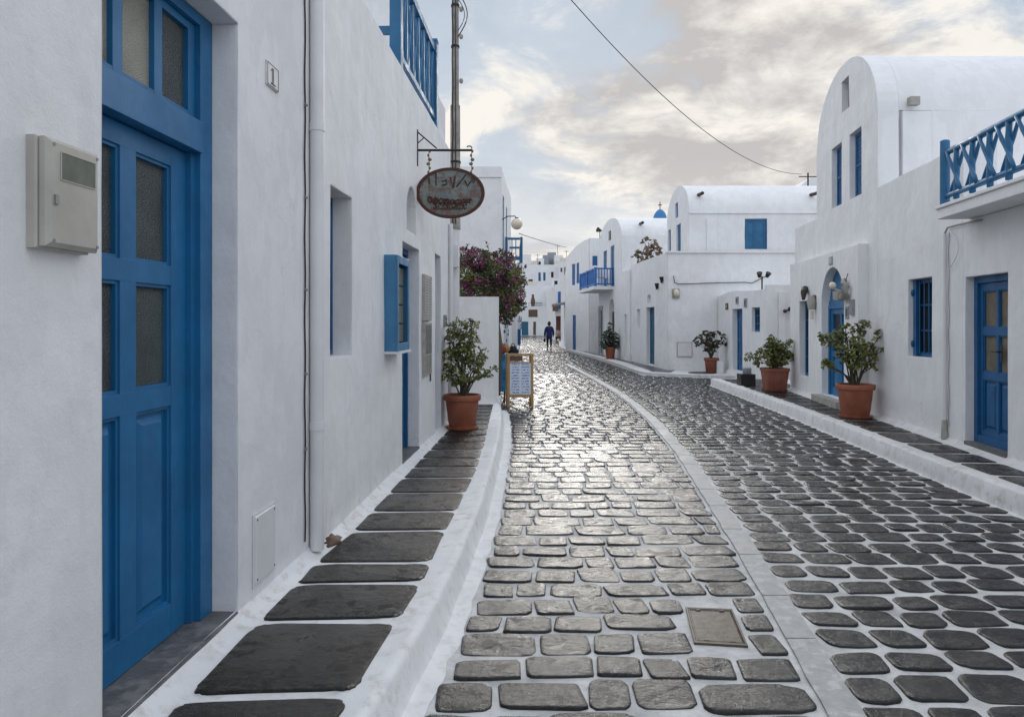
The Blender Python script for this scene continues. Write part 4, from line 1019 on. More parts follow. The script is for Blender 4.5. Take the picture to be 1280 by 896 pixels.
for (y0, z0), (y1, z1) in zip(pr_, pr_[1:]):
    k = 12
    for j in range(k):
        def X(y, q): return (4+.13*y+.29)*(1-q)+XF*q
        v.quad(wob(Vector((X(y0, j/k), y0, z0)), .006), wob(Vector((X(y0, (j+1)/k), y0, z0)), .006), wob(Vector((X(y1, (j+1)/k), y1, z1)), .006), wob(Vector((X(y1, j/k), y1, z1)), .006))
v.build('vaulted_roof', M['wall'], hr, smooth='auto')
q = MB(); q.box(5.72, 6.15, ga-.06, ga+.015, 2.8, 4.66); q.box(6.15, XF, ga-.004, ga+.015, 2.8, 4.679); q.build('buttress', M['wall'], hr)
MB().box(5.78, 5.92, ga-.16, ga-.06, 4.72, 4.84).build('scupper', M['stone'], hr)
MB().fbox(FR, 7.163, 7.997, .14, .249, -.195, .02).build('doorstep', M['sill'], hr)
door(hr, FR, 7.165, 7.995, .252, 2.055, -.115, rows=(('p', .42), ('g', .30), ('g', .30)), cols=2, mat='blue2', glass='curtain', handle=7.50, fw=.07, sw=.055)
MB().fbox(FR, 7.24, 7.92, .252, .33, -.115, -.085).build('door_sill', M['blue2'], hr)
w_ = window(hr, FR, 8.825, 9.515, 1.125, 2.115, -.12, 'blue2', 2, 3)
for i in (1, 2, 3, 4):
    s = 8.825+.69*i/5; MB().tube([FR.W(s, 1.15, -.085), FR.W(s, 2.10, -.085)], .008, 6).build('window_bar', M['blue2'], w_)
for s in (8.86, 9.47):
    q = MB(); q.fbox(FR, s-.04, s+.04, 1.13, 2.11, -.095, -.06); q.build('shutter', M['blue2'], w_)
for s in (8.85, 9.50):
    for z in (1.28, 1.95): MB().blob(FR.W(s, z, -.045), .02, .02, .045, 8, 6).build('hinge', M['blue2'], w_)
for h in G[:2]: shutter_pair(hr, FR, h.s0+.01, h.s1-.01, h.z0+.01, h.z1-.01, -.085, 'blue2', 1)
MB().fbox(FR, 11.84, 12.19, 5.11, 5.61, -.125, -.11).build('window', M['glass_dark'], hr)
# entrance projection
pm = MB()
panel(pm, FP, 10.97, 15.0, -.02, 2.76, [ar, nw], .32, w=.006)
pm.build('entrance_front', M['wall'], hr)
MB().fbox(FP, 11.5, 12.9, .17, .288, -.18, .16).build('doorstep', M['stone'], hr)
# arched door
L = MB(); k = 16; S = [ar.s0+.01+(ar.s1-ar.s0-.02)*(1-math.cos(math.pi*i/k))/2 for i in range(k+1)]
for a, b in zip(S, S[1:]):
    P = [FP.W(a, 1.93, -.17), FP.W(b, 1.93, -.17), FP.W(b, max(1.931, ar.top(b)-.01), -.17), FP.W(a, max(1.931, ar.top(a)-.01), -.17)]
    L.hexa([FP.W(a, 1.93, -.17), FP.W(b, 1.93, -.17), FP.W(b, 1.93, -.14), FP.W(a, 1.93, -.14), FP.W(a, max(1.931, ar.top(a)-.01), -.17), FP.W(b, max(1.931, ar.top(b)-.01), -.17), FP.W(b, max(1.931, ar.top(b)-.01), -.14), FP.W(a, max(1.931, ar.top(a)-.01), -.14)])
L.fbox(FP, ar.s0+.01, ar.s1-.01, 1.86, 1.93, -.17, -.12); L.build('fanlight', M['blue'], hr)
door(hr, FP, ar.s0+.005, ar.s1-.005, .292, 1.86, -.14, rows=(('p', .45), ('g', .55)), cols=2, mat='blue', glass='glass_dark', handle=12.2)
window(hr, FP, 13.67, 14.29, .53, 1.97, -.12, 'blue2', 2, 4)
# terrace balcony
bs = MB(); Fb = Fr(3.65, .13, side=-1); bs.fbox(Fb, -1.0, 7.93, 2.69, 2.83, -.42, 0); bs.fbox(Fb, -1.0, 7.945, 2.80, 2.835, -.4, .018); bs.build('balcony_slab', M['wall'], hr)
rb = thing('balcony_railing', 'blue rustic railing of crossed poles along the terrace edge', 'railing', (4.7, 7, 2.83))
def pole_(a, b, r1, nm): 
    r_ = [r1*(1+.12*math.sin(i*2.1)) for i in range(7)]; P = [Vector(a).lerp(Vector(b), i/6)+rvec(rnd)*.004 for i in range(7)]
    MB().tube(P, r_, 9).build(nm, M['blue3'], rb, smooth=True)
o_ = -.05
q = MB(); q.tube([Fb.W(7.86, 2.84, o_), Fb.W(7.86, 3.53, o_)], .05, 14); q.blob(Fb.W(7.86, 3.53, o_), .05, .05, .02, 14, 6); q.build('post', M['blue3'], rb, smooth='auto')
pole_(Fb.W(7.80, 3.40, o_), Fb.W(3.0, 3.44, o_), .034, 'handrail'); pole_(Fb.W(7.80, 2.93, o_), Fb.W(3.0, 2.95, o_), .030, 'lower_rail')
s = 7.60
while s > 4.0:
    pole_(Fb.W(s, 2.86, o_), Fb.W(s, 3.42, o_), .030, 'baluster')
    pole_(Fb.W(s+.17, 2.94, o_-.02), Fb.W(s-.13, 3.40, o_-.02), .019, 'brace'); pole_(Fb.W(s-.13, 2.94, o_+.02), Fb.W(s+.17, 3.40, o_+.02), .019, 'brace')
    s -= .33
# far side of the terrace rail (inner run)
t = thing('downpipe_with_cables', 'thin white downpipe wrapped with cables between the barred window and panelled door', 'downpipe', FR.W(8.42, .2, 0))
MB().tube([FR.W(8.42, .18, .03), FR.W(8.42, 2.60, .03)], .019, 10).build('pipe', M['pipe'], t, smooth='auto')
MB().tube([FR.W(8.36+.008*math.sin(i), .35+.075*i, .012) for i in range(31)], .004, 6).build('cable', M['tank'], t)
MB().tube([FR.W(8.42, 2.60, .03), FR.W(8.35, 2.66, .03), FR.W(8.1, 2.66, .03), FR.W(7.6, 2.64, .03)], .012, 6).build('cable', M['stone'], t)
MB().tube([FR.W(8.32-.22*math.sin(math.pi*i/14), 2.62-.032*i, .03) for i in range(15)], .006, 6).build('cable_loop', M['pipe'], t)
MB().tube([FR.W(8.42, .2, .035), FR.W(8.42, .42, .035)], [.04, .026], 10).build('foot', M['stone'], t)

# ornaments around the arched door
def wl(label, s, z, F=FP, kind='shell'):
    t = thing('wall_lantern', label, 'wall lamp', F.W(s, z, 0)); return t
t = wl('weathered jug shaped wall lamp just past the arched door', 11.45, 1.95)
MB().tube([FP.W(11.52, 2.18, .05), FP.W(11.40, 2.22, .07), FP.W(11.30, 2.12, .08), FP.W(11.34, 1.98, .08), FP.W(11.48, 1.95, .09)], [.03, .045, .06, .065, .05], 10).build('arm', M['stone'], t, smooth=True)
MB().tube([FP.W(11.55, 1.92, .10), FP.W(11.55, 2.06, .10)], [.09, .10], 14).build('lamp_shade', M['stone'], t, smooth='auto')
MB().tube([FP.W(11.36, 2.25, .05), FP.W(11.28, 2.33, .05)], .006, 5).build('finial', M['iron'], t)
t = wl('round lamp bulb on a short arm at the arched door edge', 11.75, 2.1); MB().tube([FP.W(11.62, 2.05, .02), FP.W(11.66, 2.10, .14)], .02, 8).build('arm', M['stone'], t); MB().blob(FP.W(11.68, 2.16, .16), .055, .055, .06, 14, 10).build('bulb', M['globe'], t, smooth=True)
t = wl('dark conical spotlight above the tall narrow window', 13.75, 2.06)
MB().tube([FP.W(13.75, 2.2, .04), FP.W(13.6, 2.14, .10), FP.W(13.52, 2.0, .13)], [.07, .06, .03], 10).build('lamp_shade', M['iron'], t); MB().tube([FP.W(13.75, 2.2, 0), FP.W(13.75, 2.2, .05)], .02, 8).build('arm', M['iron'], t)
t = wl('small glass lantern on the wall between the tall narrow window and arched door', 13.2, 1.75)
MB().tube([FP.W(13.2, 2.02, .0), FP.W(13.2, 2.02, .05)], .05, 10).build('arm', M['brown'], t)
MB().tube([FP.W(13.2, 1.80, .07), FP.W(13.2, 1.93, .07), FP.W(13.2, 2.05, .07)], [.06, .085, .055], 12).build('lamp_shade', M['stone'], t, smooth='auto'); MB().tube([FP.W(13.2, 1.62, .07), FP.W(13.2, 1.78, .07)], [.03, .035], 10).build('bulb', M['globe'], t)
t = thing('electric_box', 'narrow grey electric box beside the arched door', 'electric box', FP.W(11.1, 1.65, 0)); rbox(FP, 11.12, 11.26, 1.68, 1.92, 0, .04).build('cover', M['metal'], t)
t = thing('tile_plaque', 'small dark lettered tile plaque beneath the jug shaped lamp', 'plaque', FP.W(11.45, 1.6, 0)); rbox(FP, 11.38, 11.52, 1.62, 1.82, 0, .02).build('tile', M['tank'], t); MB().fbox(FP, 11.41, 11.49, 1.66, 1.78, .0205, .022).build('marking', M['ink'], t)
t = thing('house_number_plaque', 'tiny grey number plaque above the crown of the arched door', 'number plaque', FP.W(12.3, 2.6, 0)); rbox(FP, 12.20, 12.38, 2.545, 2.69, 0, .015).build('plate', M['tank'], t)
for s in (12.24, 12.30): MB().fbox(FP, s, s+.03, 2.57, 2.66, .0155, .017).build('numeral', M['marble'], t)
t = thing('plastic_crate', 'dark crate with a grey tub on top beside the square planter', 'crate', (5.3, 15.9, .18)); cb_ = MB(); cb_.box(5.06, 5.38, 15.9, 16.2, .18, .42); cb_.build('body', M['black'], t); MB().lathe((5.24, 16.05, .42), [(.08, 0), (.095, .02), (.095, .13), (.07, .155), (.03, .16)], 14).build('lid', M['tank'], t, smooth='auto')

# ------------------------------------------------------------------ porch house in the corner
hp = thing('porch_house', 'small low white porch house with a narrow blue door and sloping parapet', 'house', (6.3, 19, 0))
F5 = Fr(5.48, .04, side=-1)
m = MB(); d5 = Hole(19.57, 20.6, .22, 1.95, .22); w5 = Hole(18.0, 18.7, 1.33, 1.95, .12)
panel(m, F5, 17.5, 22.25, 0, lambda s: 2.44-.04*(s-17.5)/4.7+.05*math.sin(s*1.3), [d5, w5], .3)
m.box(6.75, 9, 17.57, 22.25, 0, 2.38); m.build('wall', M['wall'], hp)
m = MB(); m.box(6.15, 8, 17.45, 17.56, 0, 2.48); m.box(6.45, 6.62, 17.40, 17.44, 0, 2.3); m.build('end_wall', M['wall'], hp)
plank_door(hp, F5, 19.575, 20.595, .222, 1.945, -.16, 'blue2'); window(hp, F5, 18.005, 18.695, 1.335, 1.945, -.09, 'blue2', 3, 3)
MB().fbox(F5, 19.4, 20.75, .0, .215, -.2, .12).build('doorstep', M['wall'], hp)
MB().box(5.98, 6.16, 20.95, 21.2, .1, .45).build('bollard_block', M['wall'], hp)
for i, (u, v0, v1, lb) in enumerate(((909, 379, 387, 'dark square plaque nearest the sloping parapet corner of the porch house'), (922, 371, 380, 'pale framed plaque directly above the narrow blue porch door'), (932.5, 373, 384, 'grey tall plaque between the porch door and its little window'))):
    s = F5.s(u); t = thing('wall_plaque', lb, 'plaque', F5.W(s, 2, 0)); z1 = F5.z(s, v0); z0 = F5.z(s, v1); rbox(F5, s-.12, s+.12, z0, z1, 0, .03).build('plate', M['tank' if i else 'brown'], t); MB().fbox(F5, s-.07, s+.07, z0+.05, z1-.05, .031, .033).build('marking', M['ink' if i else 'stone'], t)
t = thing('rooftop_floodlights', 'pair of dark floodlights on a post on the porch roof', 'floodlight', (6.3, 18.2, 2.4))
MB().tube([(6.25, 18.0, 2.35), (6.25, 18.0, 2.72)], .02, 8).build('post', M['iron'], t)
for dx in (-.08, .10): MB().tube([(6.25+dx, 17.95, 2.70), (6.25+dx*1.3, 17.88, 2.80)], [.04, .07], 10).build('lamp', M['iron'], t)
t = thing('twin_spotlight', 'twin black spotlights on the porch house end wall', 'wall lamp', (6.7, 17.4, 1.8))
MB().tube([(6.60, 17.4, 1.86), (6.80, 17.38, 1.86)], .02, 8).build('arm', M['black'], t)
for x in (6.56, 6.68, 6.84): MB().blob((x, 17.3, 1.84+.06*(x == 6.68)), .05, .06, .045).build('lamp', M['black'], t, smooth=True)
t = thing('rooftop_cable', 'dark cable running across the middle house wall to the porch roof', 'cable', (5.1, 22.2, 2.9))
P = [(842, 345), (843, 353), (848, 355), (870, 354.5), (900, 353.5), (932, 353), (940, 354), (950, 349), (958, 345)]
MB().tube([((u-CU)/FPX*22.24, 22.24, CH-(v-CV)/FPX*22.24) for u, v in P], .014, 6).build('cable', M['iron'], t)

# ------------------------------------------------------------------ middle house
hm = thing('whitewashed_house', 'two storey white house with vaulted roof and blue shuttered window facing up the street', 'house', (6, 24, 0))
FM = Fr(6.1, -.057, side=-1); FMc = Fr(y0=22.3); xc = 4.83
m = MB()
panel(m, FMc, xc, 12.5, 0, 3.75, (), .3, w=.012)
S = FM.s
dM = Hole(S(818), S(808), .14, FM.z(S(813), 384), .2); aM = Hole(S(813.5), S(809), FM.z(24.5, 383)+.12, FM.z(24.5, 368), .1, .12)
nM = Hole(S(800), S(796), FM.z(25.7, 411), FM.z(25.7, 386), .1); n2 = Hole(S(790), S(786.5), FM.z(27, 429), FM.z(27, 388), .1)
panel(m, FM, 22.3, 27.4, 0, lambda s: 3.75-.0*(s), [dM, aM, nM], .3, w=.012, ends=(0, 1))
m.box(5.2, 12.5, 22.6, 27.4, 0, 3.3); m.build('wall', M['wall'], hm)
plank_door(hm, FM, dM.s0, dM.s1, dM.z0, dM.z1, -.15, 'teal')
c2, ya, yb = 5.6, 22.85, 26.1; FG = Fr(c2+.02*ya, -.02, side=-1); FG = Fr(5.62, 0.0, side=-1)
yc2, yh = (ya+yb)/2, (yb-ya)/2
def mtop(s): x = max(-1, min(1, (s-yc2)/yh)); return 5.05+1.12*math.sqrt(max(0, 1-abs(x)**2.1))
m = MB()
H = [Hole(FG.s(851), FG.s(845.5), 3.78, FG.z(23.8, 278), .12), Hole(FG.s(838.5), FG.s(835), 3.78, FG.z(25.4, 286), .12), Hole(FG.s(847.5), FG.s(844), FG.z(24.3, 271), FG.z(24.3, 252), .1)]
panel(m, FG, ya, yb, 3.3, mtop, H, .3, w=.01)
FU = Fr(y0=ya); wu = Hole(FU.s(931), FU.s(959), FU.z(0, 311.5), FU.z(0, 273.5), .08)
panel(m, FU, 5.625, 12.5, 3.3, 5.05, [wu], .3, w=.012); m.box(5.9, 12.5, yb-.3, yb, 3.3, 5.05)
m.build('upper_wall', M['wall'], hm)
v = MB(); pp = [(yc2-yh*math.cos(math.pi*i/24), mtop(yc2-yh*math.cos(math.pi*i/24))) for i in range(25)]
for (y0, z0), (y1, z1) in zip(pp, pp[1:]):
    for j in range(12):
        x0, x1 = 5.63+6.87*j/12, 5.63+6.87*(j+1)/12; v.quad(wob(Vector((x0, y0, z0)), .012), wob(Vector((x1, y0, z0)), .012), wob(Vector((x1, y1, z1)), .012), wob(Vector((x0, y1, z1)), .012))
v.build('vaulted_roof', M['wall'], hm, smooth='auto')
MB().box(5.62, 12.5, ya-.03, ya-.002, 5.02, 5.06).build('string_course', M['wall'], hm)
q = MB(); q.box(6.17, 6.50, ya-.04, ya-.001, 3.75, 4.85); q.build('buttress', M['wall'], hm)
for u in (874, 1015): x = (u-CU)/FPX*23.0; MB().tube([(x, 22.6, 5.63), (x, 23.1, 5.66)], .055, 10).build('water_spout', M['iron'], hm)
pw_ = MB(); FU2 = FU
shutter_pair(hm, FU, wu.s0+.01, wu.s1-.05, wu.z0+.01, wu.z1-.05, -.03, 'blue3', 2, slats=False)
m = MB(); m.fbox(FU, wu.s0+.005, wu.s1-.005, wu.z1-.05, wu.z1-.005, -.06, -.01); m.fbox(FU, wu.s1-.05, wu.s1-.005, wu.z0+.01, wu.z1-.05, -.06, -.01); m.build('window_frame', M['blue2'], hm)
for h in H[:2]: shutter_pair(hm, FG, h.s0+.005, h.s1-.005, h.z0+.005, h.z1-.01, -.06, 'blue3', 1, slats=False)
MB().fbox(FG, H[2].s0+.005, H[2].s1-.005, H[2].z0, H[2].z1, -.09, -.05).build('window', M['blue_far'], hm)
MB().box(4.8, 12.5, 22.24, 22.62, 3.72, 3.78).build('parapet_coping', M['wall'], hm)
z = lambda v: CH-(v-CV)/FPX*22.3; X = lambda u: (u-CU)/FPX*22.3
t = thing('wall_access_panel', 'white square meter hatch low on the middle house wall behind the small potted shrub', 'access panel', (5.2, 22.3, .4))
MB().box(X(846), X(865), 22.27, 22.30, z(446), z(427.5)).build('frame', M['stone'], t); MB().box(X(846.8), X(864.2), 22.26, 22.269, z(445.2), z(428.3)).build('lid', M['pipe'], t)
t = thing('bulkhead_lamp', 'pale bulkhead lamp high on the middle house wall near its corner', 'wall lamp', (5.0, 22.3, 2.4))
MB().box(X(840), X(849), 22.25, 22.3, z(373), z(361)).build('base', M['stone'], t); MB().blob((X(844.5), 22.2, z(366.5)), .09, .08, .12).build('lens', M['globe'], t, smooth=True)
t = thing('drain_cover', 'dark round drain cover on the pavement by the small potted shrub', 'drain cover', (5.75, 20.9, .1)); MB().lathe((5.55, 21.0, .101), [(.40, 0), (.40, .015), (.36, .018), (.1, .018)], 24).build('lid', M['black'], t)
for (u, v, nm, lb) in ((829, 350, 'wall_lantern', 'small lantern on the middle house street wall near its corner'), (823, 358, 'wall_lantern', 'dark tapered wall light above the teal door of the middle house')):
    s = FM.s(u); t = thing(nm, lb, 'wall lamp', FM.W(s, 2.9, 0)); zz = FM.z(s, v); MB().tube([FM.W(s, zz-.10, .05), FM.W(s, zz+.10, .06)], [.03, .07], 8).build('lamp_shade', M['iron'], t); MB().fbox(FM, s-.03, s+.03, zz-.05, zz+.10, 0, .02).build('bracket', M['iron'], t)

# ------------------------------------------------------------------ balcony house
FN = Fr(6.26, -.0645, side=-1); S = FN.s
hn = thing('whitewashed_house', 'vaulted white house with a blue street balcony and tall blue balcony doors', 'house', (5, 31, 0))
m = MB(); na, nb_ = 28.9, 33.8; nc, nh = (na+nb_)/2, (nb_-na)/2
def ntop(s): x = max(-1, min(1, (s-nc)/nh)); return 5.05+1.0*math.sqrt(max(0, 1-abs(x)**2.1))
GH = [Hole(30.3, 31.1, 3.1, 4.85, .12), Hole(31.9, 32.7, 3.1, 4.8, .12), Hole(31.0, 31.5, 5.15, 5.55, .06)]
D = [Hole(32.9, 33.6, .14, 2.15, .12)]
AR = Hole(30.3, 31.4, .14, 2.6, .2, .5); D2 = Hole(28.0, 28.35, .14, 1.9, .1)
panel(m, FN, 27.42, na, 0, 3.6, [D2], .3, w=.015, ends=(1, 0)); panel(m, FN, na, nb_, 0, ntop, GH+D+[AR], .3, w=.015)
FNc = Fr(y0=na); panel(m, FNc, 4.4, 11, 3.2, 5.05, (), .3, w=.012); m.box(4.8, 11, na+.3, nb_, 0, 5.04)
m.box(4.8, 11, 27.45, na, 0, 3.3)
m.build('wall', M['wall'], hn)
v = MB(); pp = [(nc-nh*math.cos(math.pi*i/24), ntop(nc-nh*math.cos(math.pi*i/24))) for i in range(25)]
for (y0, z0), (y1, z1) in zip(pp, pp[1:]):
    for j in range(6):
        a0, a1 = FN.W(y0, 0).x+.01, FN.W(y1, 0).x+.01; v.quad(Vector((a0+(11-a0)*j/6, y0, z0)), Vector((a0+(11-a0)*(j+1)/6, y0, z0)), Vector((a1+(11-a1)*(j+1)/6, y1, z1)), Vector((a1+(11-a1)*j/6, y1, z1)))
v.build('vaulted_roof', M['wall'], hn, smooth='auto')
plank_door(hn, FN, 30.31, 31.09, 3.1, 4.84, -.06, 'blue3'); plank_door(hn, FN, 31.91, 32.69, 3.1, 4.79, -.06, 'blue3')
plank_door(hn, FN, 32.91, 33.59, .14, 2.14, -.06, 'teal'); plank_door(hn, FN, 30.32, 31.38, .14, 2.05, -.16, 'brown')
m = MB(); m.fbox(FN, 32.75, 32.89, .1, 2.35, .0, .04); m.fbox(FN, 33.61, 33.75, .1, 2.35, .0, .04); m.fbox(FN, 32.89, 33.61, 2.15, 2.35, .0, .04); m.build('stone_surround', M['stone'], hn)
MB().fbox(FN, 31.05, 31.45, 5.17, 5.53, -.05, .01).build('window', M['glass_dark'], hn)
MB().tube([(5.2, na-.25, 5.55), (5.2, na+.3, 5.58)], .06, 10).build('water_spout', M['iron'], hn)
for y_ in (35.2,): pass
bs = MB(); Fb2 = Fr(6.26-.82, -.0645, side=-1); bs.fbox(Fb2, 30.5, 34.6, 2.98, 3.12, -.9, 0); bs.build('balcony_slab', M['wall'], hn)
M['blue_bal'] = paint('bright_blue_balcony_paint', (.014, .16, .50), .45)
rb2 = thing('balcony_railing', 'blue balcony railing with chairs behind it below the tall blue doors', 'railing', (3.6, 32, 3.12))
for s in (30.55, 32.5, 34.5): MB().fbox(Fb2, s-.05, s+.05, 3.12, 3.92, -.12, -.02).build('post', M['blue_bal'], rb2)
MB().fbox(Fb2, 30.6, 34.45, 3.84, 3.90, -.11, -.03).build('handrail', M['blue_bal'], rb2); MB().fbox(Fb2, 30.6, 34.45, 3.18, 3.24, -.11, -.03).build('lower_rail', M['blue_bal'], rb2)
k = 0
for i in range(24):
    s = 30.7+i*.16; MB().fbox(Fb2, s-.028, s+.028, 3.24, 3.84, -.085, -.055).build('baluster', M['blue_bal'], rb2)
m = MB(); m.fbox(Fb2, 30.52, 30.58, 3.84, 3.90, -.86, -.12); m.build('handrail', M['blue_bal'], rb2); MB().fbox(Fb2, 30.52, 30.58, 3.18, 3.24, -.86, -.12).build('lower_rail', M['blue_bal'], rb2)
for i in range(6): o1 = -.22-i*.12; MB().fbox(Fb2, 30.53, 30.57, 3.24, 3.84, o1-.016, o1+.016).build('baluster', M['blue_bal'], rb2)
for i, (dx) in enumerate((-.35, -.65)):
    t = thing('balcony_chair', ('white chair standing nearer the rail on the blue balcony', 'white chair standing against the house wall on the blue balcony')[i], 'chair', Fb2.W(31.2+.5*i, 3.12, dx))
    p = Fb2.W(31.2+.5*i, 3.12, dx)
    MB().box(p.x-.18, p.x+.18, p.y-.18, p.y+.18, 3.52, 3.55).build('seat', M['pipe'], t); MB().box(p.x-.18, p.x+.18, p.y+.15, p.y+.18, 3.56, 3.95).build('backrest', M['pipe'], t)
    for ax in (-.15, .15):
        for ay in (-.15, .15): MB().tube([(p.x+ax, p.y+ay, 3.12), (p.x+ax, p.y+ay, 3.52)], .015, 6).build('leg', M['pipe'], t)

# next white house on the bend
FK = Fr(11.11, -.203, side=-1)
hk = thing('whitewashed_house', 'white house on the bend with paired tall blue shutters and a square blue window', 'house', (4, 37, 0))
m = MB(); Sk = FK.s
KH = [Hole(Sk(719), Sk(715), FK.z(39, 357), FK.z(39, 331), .06), Hole(Sk(724), Sk(720.5), FK.z(37.5, 354), FK.z(37.5, 328), .06), Hole(Sk(719.8), Sk(715.6), .14, FK.z(38.7, 394), .1)]
panel(m, FK, 35.85, 40.0, 0, lambda s: 5.75-max(0, (s-36.5))**1.6*.08, KH, .3, w=.015, ends=(0, 1))
FKc = Fr(y0=35.8); wk = Hole(FKc.s(740.5), FKc.s(747), FKc.z(0, 332), FKc.z(0, 320), .06)
panel(m, FKc, FK.W(35.8, 0).x, 9, 0, 5.78, [wk], .3, w=.015)
m.box(4.4, 9, 36.1, 40, 0, 5.0); m.build('wall', M['wall'], hk)
for h in KH[:2]: shutter_pair(hk, FK, h.s0+.01, h.s1-.01, h.z0+.01, h.z1-.01, -.02, 'blue_far', 1, slats=False)
plank_door(hk, FK, KH[2].s0, KH[2].s1, .14, KH[2].z1, -.05, 'blue_far'); MB().fbox(FKc, wk.s0+.01, wk.s1-.01, wk.z0+.01, wk.z1-.01, -.05, -.02).build('window', M['blue_far'], hk)
t = thing('rooftop_horn', 'small dark loudspeaker on the flat roof beside the vaulted balcony house', 'loudspeaker', (4.4, 35.9, 5.8)); MB().tube([(4.38, 35.9, 5.75), (4.38, 35.9, 6.2)], .02, 6).build('mast', M['iron'], t); MB().tube([(4.45, 35.9, 6.15), (4.25, 35.8, 6.2)], [.05, .13], 10).build('horn', M['iron'], t)

# house with the awning
hx = thing('whitewashed_house', 'narrow white house with a small grey awning down the street bend', 'house', (4, 50, 0))
FX = Fr(.95, .052, side=-1)
m = MB(); FXc = Fr(y0=42.6); xh = Hole(FX.s(708), FX.s(705.5), .1, 2.2, .1)
panel(m, FX, 42.65, 60, 0, 4.6, [Hole(44.2, 45.3, .1, 2.3, .1)], .3, step=1.2, w=.02); panel(m, FXc, FX.W(42.6, 0).x, 8, 0, 4.6, (), .3, step=1, w=.015); m.box(4.5, 8, 42.9, 60, 0, 4.5); m.build('wall', M['wall_far'], hx)
plank_door(hx, FX, 44.2, 45.3, .1, 2.3, -.05, 'tank', 3)
m = MB(); m.hexa([FX.W(43.5, 2.75, 0), FX.W(46.5, 2.75, 0), FX.W(46.5, 2.6, .8), FX.W(43.5, 2.6, .8), FX.W(43.5, 2.85, 0), FX.W(46.5, 2.85, 0), FX.W(46.5, 2.7, .8), FX.W(43.5, 2.7, .8)]); m.build('awning', M['stone'], hx)
hz = thing('whitewashed_house', 'white house with a dark red door and small blue and red balcony', 'house', (6, 70, 0))
m = MB(); FZ = Fr(y0=64.0); X = FZ.s
panel(m, FZ, X(694), X(716), 0, 5.0, [Hole(X(695), X(701), .15, FZ.z(0, 395), .1)], .3, step=1, w=.02); m.box(X(695), X(716), 64.3, 80, 0, 4.9); m.build('wall', M['wall_far'], hz)
plank_door(hz, FZ, X(695)+.01, X(701)-.01, .15, FZ.z(0, 395)-.01, -.06, 'maroon')
MB().fbox(FZ, X(697.5), X(704), FZ.z(0, 378), FZ.z(0, 364.5), .0, .06).build('window', M['blue_far'], hz)
m = MB(); m.fbox(FZ, X(690.5), X(697), FZ.z(0, 389), FZ.z(0, 380), .1, .9); m.build('balcony', M['brown'], hz); MB().fbox(FZ, X(697)+.01, X(704), FZ.z(0, 386), FZ.z(0, 378), .1, .7).build('balcony', M['blue_far'], hz)

# ------------------------------------------------------------------ houses at the end of the street and up the hill
hill = MB(); V = []; nx, ny = 14, 12
for j in range(ny):
    for i in range(nx): V.append((-70+i*14, 92+j*9, -.2+max(0, j-.3)*1.05+.6*math.sin(i*1.3+j)*min(1, j)))
hill.add(V, [(j*nx+i, j*nx+i+1, (j+1)*nx+i+1, (j+1)*nx+i) for j in range(ny-1) for i in range(nx-1)]); tag(hill.build('hill', M['ground'], smooth=True), kind='structure')
def fhouse(label, Y, u0, u1, vt, vb=None, dep=8, mat='wall_far', wins=(), zb=None, extra=None):
    F = Fr(y0=Y); x0, x1 = F.s(u0), F.s(u1); zt = F.z(0, vt); zb_ = -.1 if vb is None else F.z(0, vb)
    t = thing('hillside_house', label, 'house', ((x0+x1)/2, Y, zb_), 'white houses closing the far end of the street')
    hs = []
    for (a, b, p, q, mt_, nm) in wins: hs.append(Hole(F.s(a), F.s(b), F.z(0, q), F.z(0, p), .15))
    m = MB(); panel(m, F, x0, x1, zb_, zt, hs, .3, step=2, w=.03); m.box(x0+.02, x1-.02, Y+.31, Y+dep, zb_, zt-.25)
    if Y > 91: m.box(x0+.05, x1-.05, Y+.32, Y+dep-.3, -.1, zb_)
    m.build('wall', M[mat], t)
    for h, (a, b, p, q, mt_, nm) in zip(hs, wins):
        o = MB().fbox(F, h.s0+.02, h.s1-.02, h.z0+.02, h.z1-.02, -.14, -.06).build(nm, M[mt_], t)
        if nm != 'door':
            f = MB(); e = .05; f.fbox(F, h.s0, h.s0+e, h.z0, h.z1, -.06, -.03); f.fbox(F, h.s1-e, h.s1, h.z0, h.z1, -.06, -.03); f.fbox(F, h.s0+e, h.s1-e, h.z1-e, h.z1, -.06, -.03); f.build('frame', M['blue_far' if 'blue' in mt_ or 'teal' in mt_ else 'brown'], o)
    return t, F
t, F = fhouse('ground level white house with a teal door and brown gate closing the street', 90, 628, 697, 383, wins=[(652, 660.5, 402, 419.3, 'teal', 'door'), (666.5, 670, 402, 419, 'brown', 'gate'), (660.5, 672, 387, 396.5, 'brown', 'window')])
m = MB()
for i in range(12): x = F.s(661+i*1.5); m.tube([(x, 90.1, F.z(0, 383)), (x, 90.1, F.z(0, 378.5))], .02, 5)
m.tube([(F.s(661), 90.1, F.z(0, 378.5)), (F.s(678), 90.1, F.z(0, 378.5))], .025, 5); m.build('terrace_railing', M['iron'], t)
t2 = thing('terrace_figure_urn', 'tall brown clay urn standing on the terrace above the teal door', 'urn', (F.s(666.5), 91, F.z(0, 383)))
MB().lathe((F.s(666.5), 91.2, F.z(0, 383)), [(.14, 0), (.22, .1), (.30, .7), (.18, 1.15), (.14, 1.35), (.2, 1.5), (.05, 1.55)], 14).build('body', M['brown'], t2, smooth=True)
fhouse('plain white house with a cream ledge directly above the terrace', 96, 630, 699, 357, 386, wins=[(684, 687, 367, 373, 'glass_dark', 'window')])
fhouse('long white hillside house with two arched teal windows', 104, 652, 700, 331, 360, wins=[(673, 676, 340.5, 351.5, 'teal', 'window'), (679, 682, 340.5, 351, 'teal', 'window'), (688.8, 692, 340, 347, 'glass_dark', 'window'), (660.5, 666, 349, 353, 'brown', 'window')])
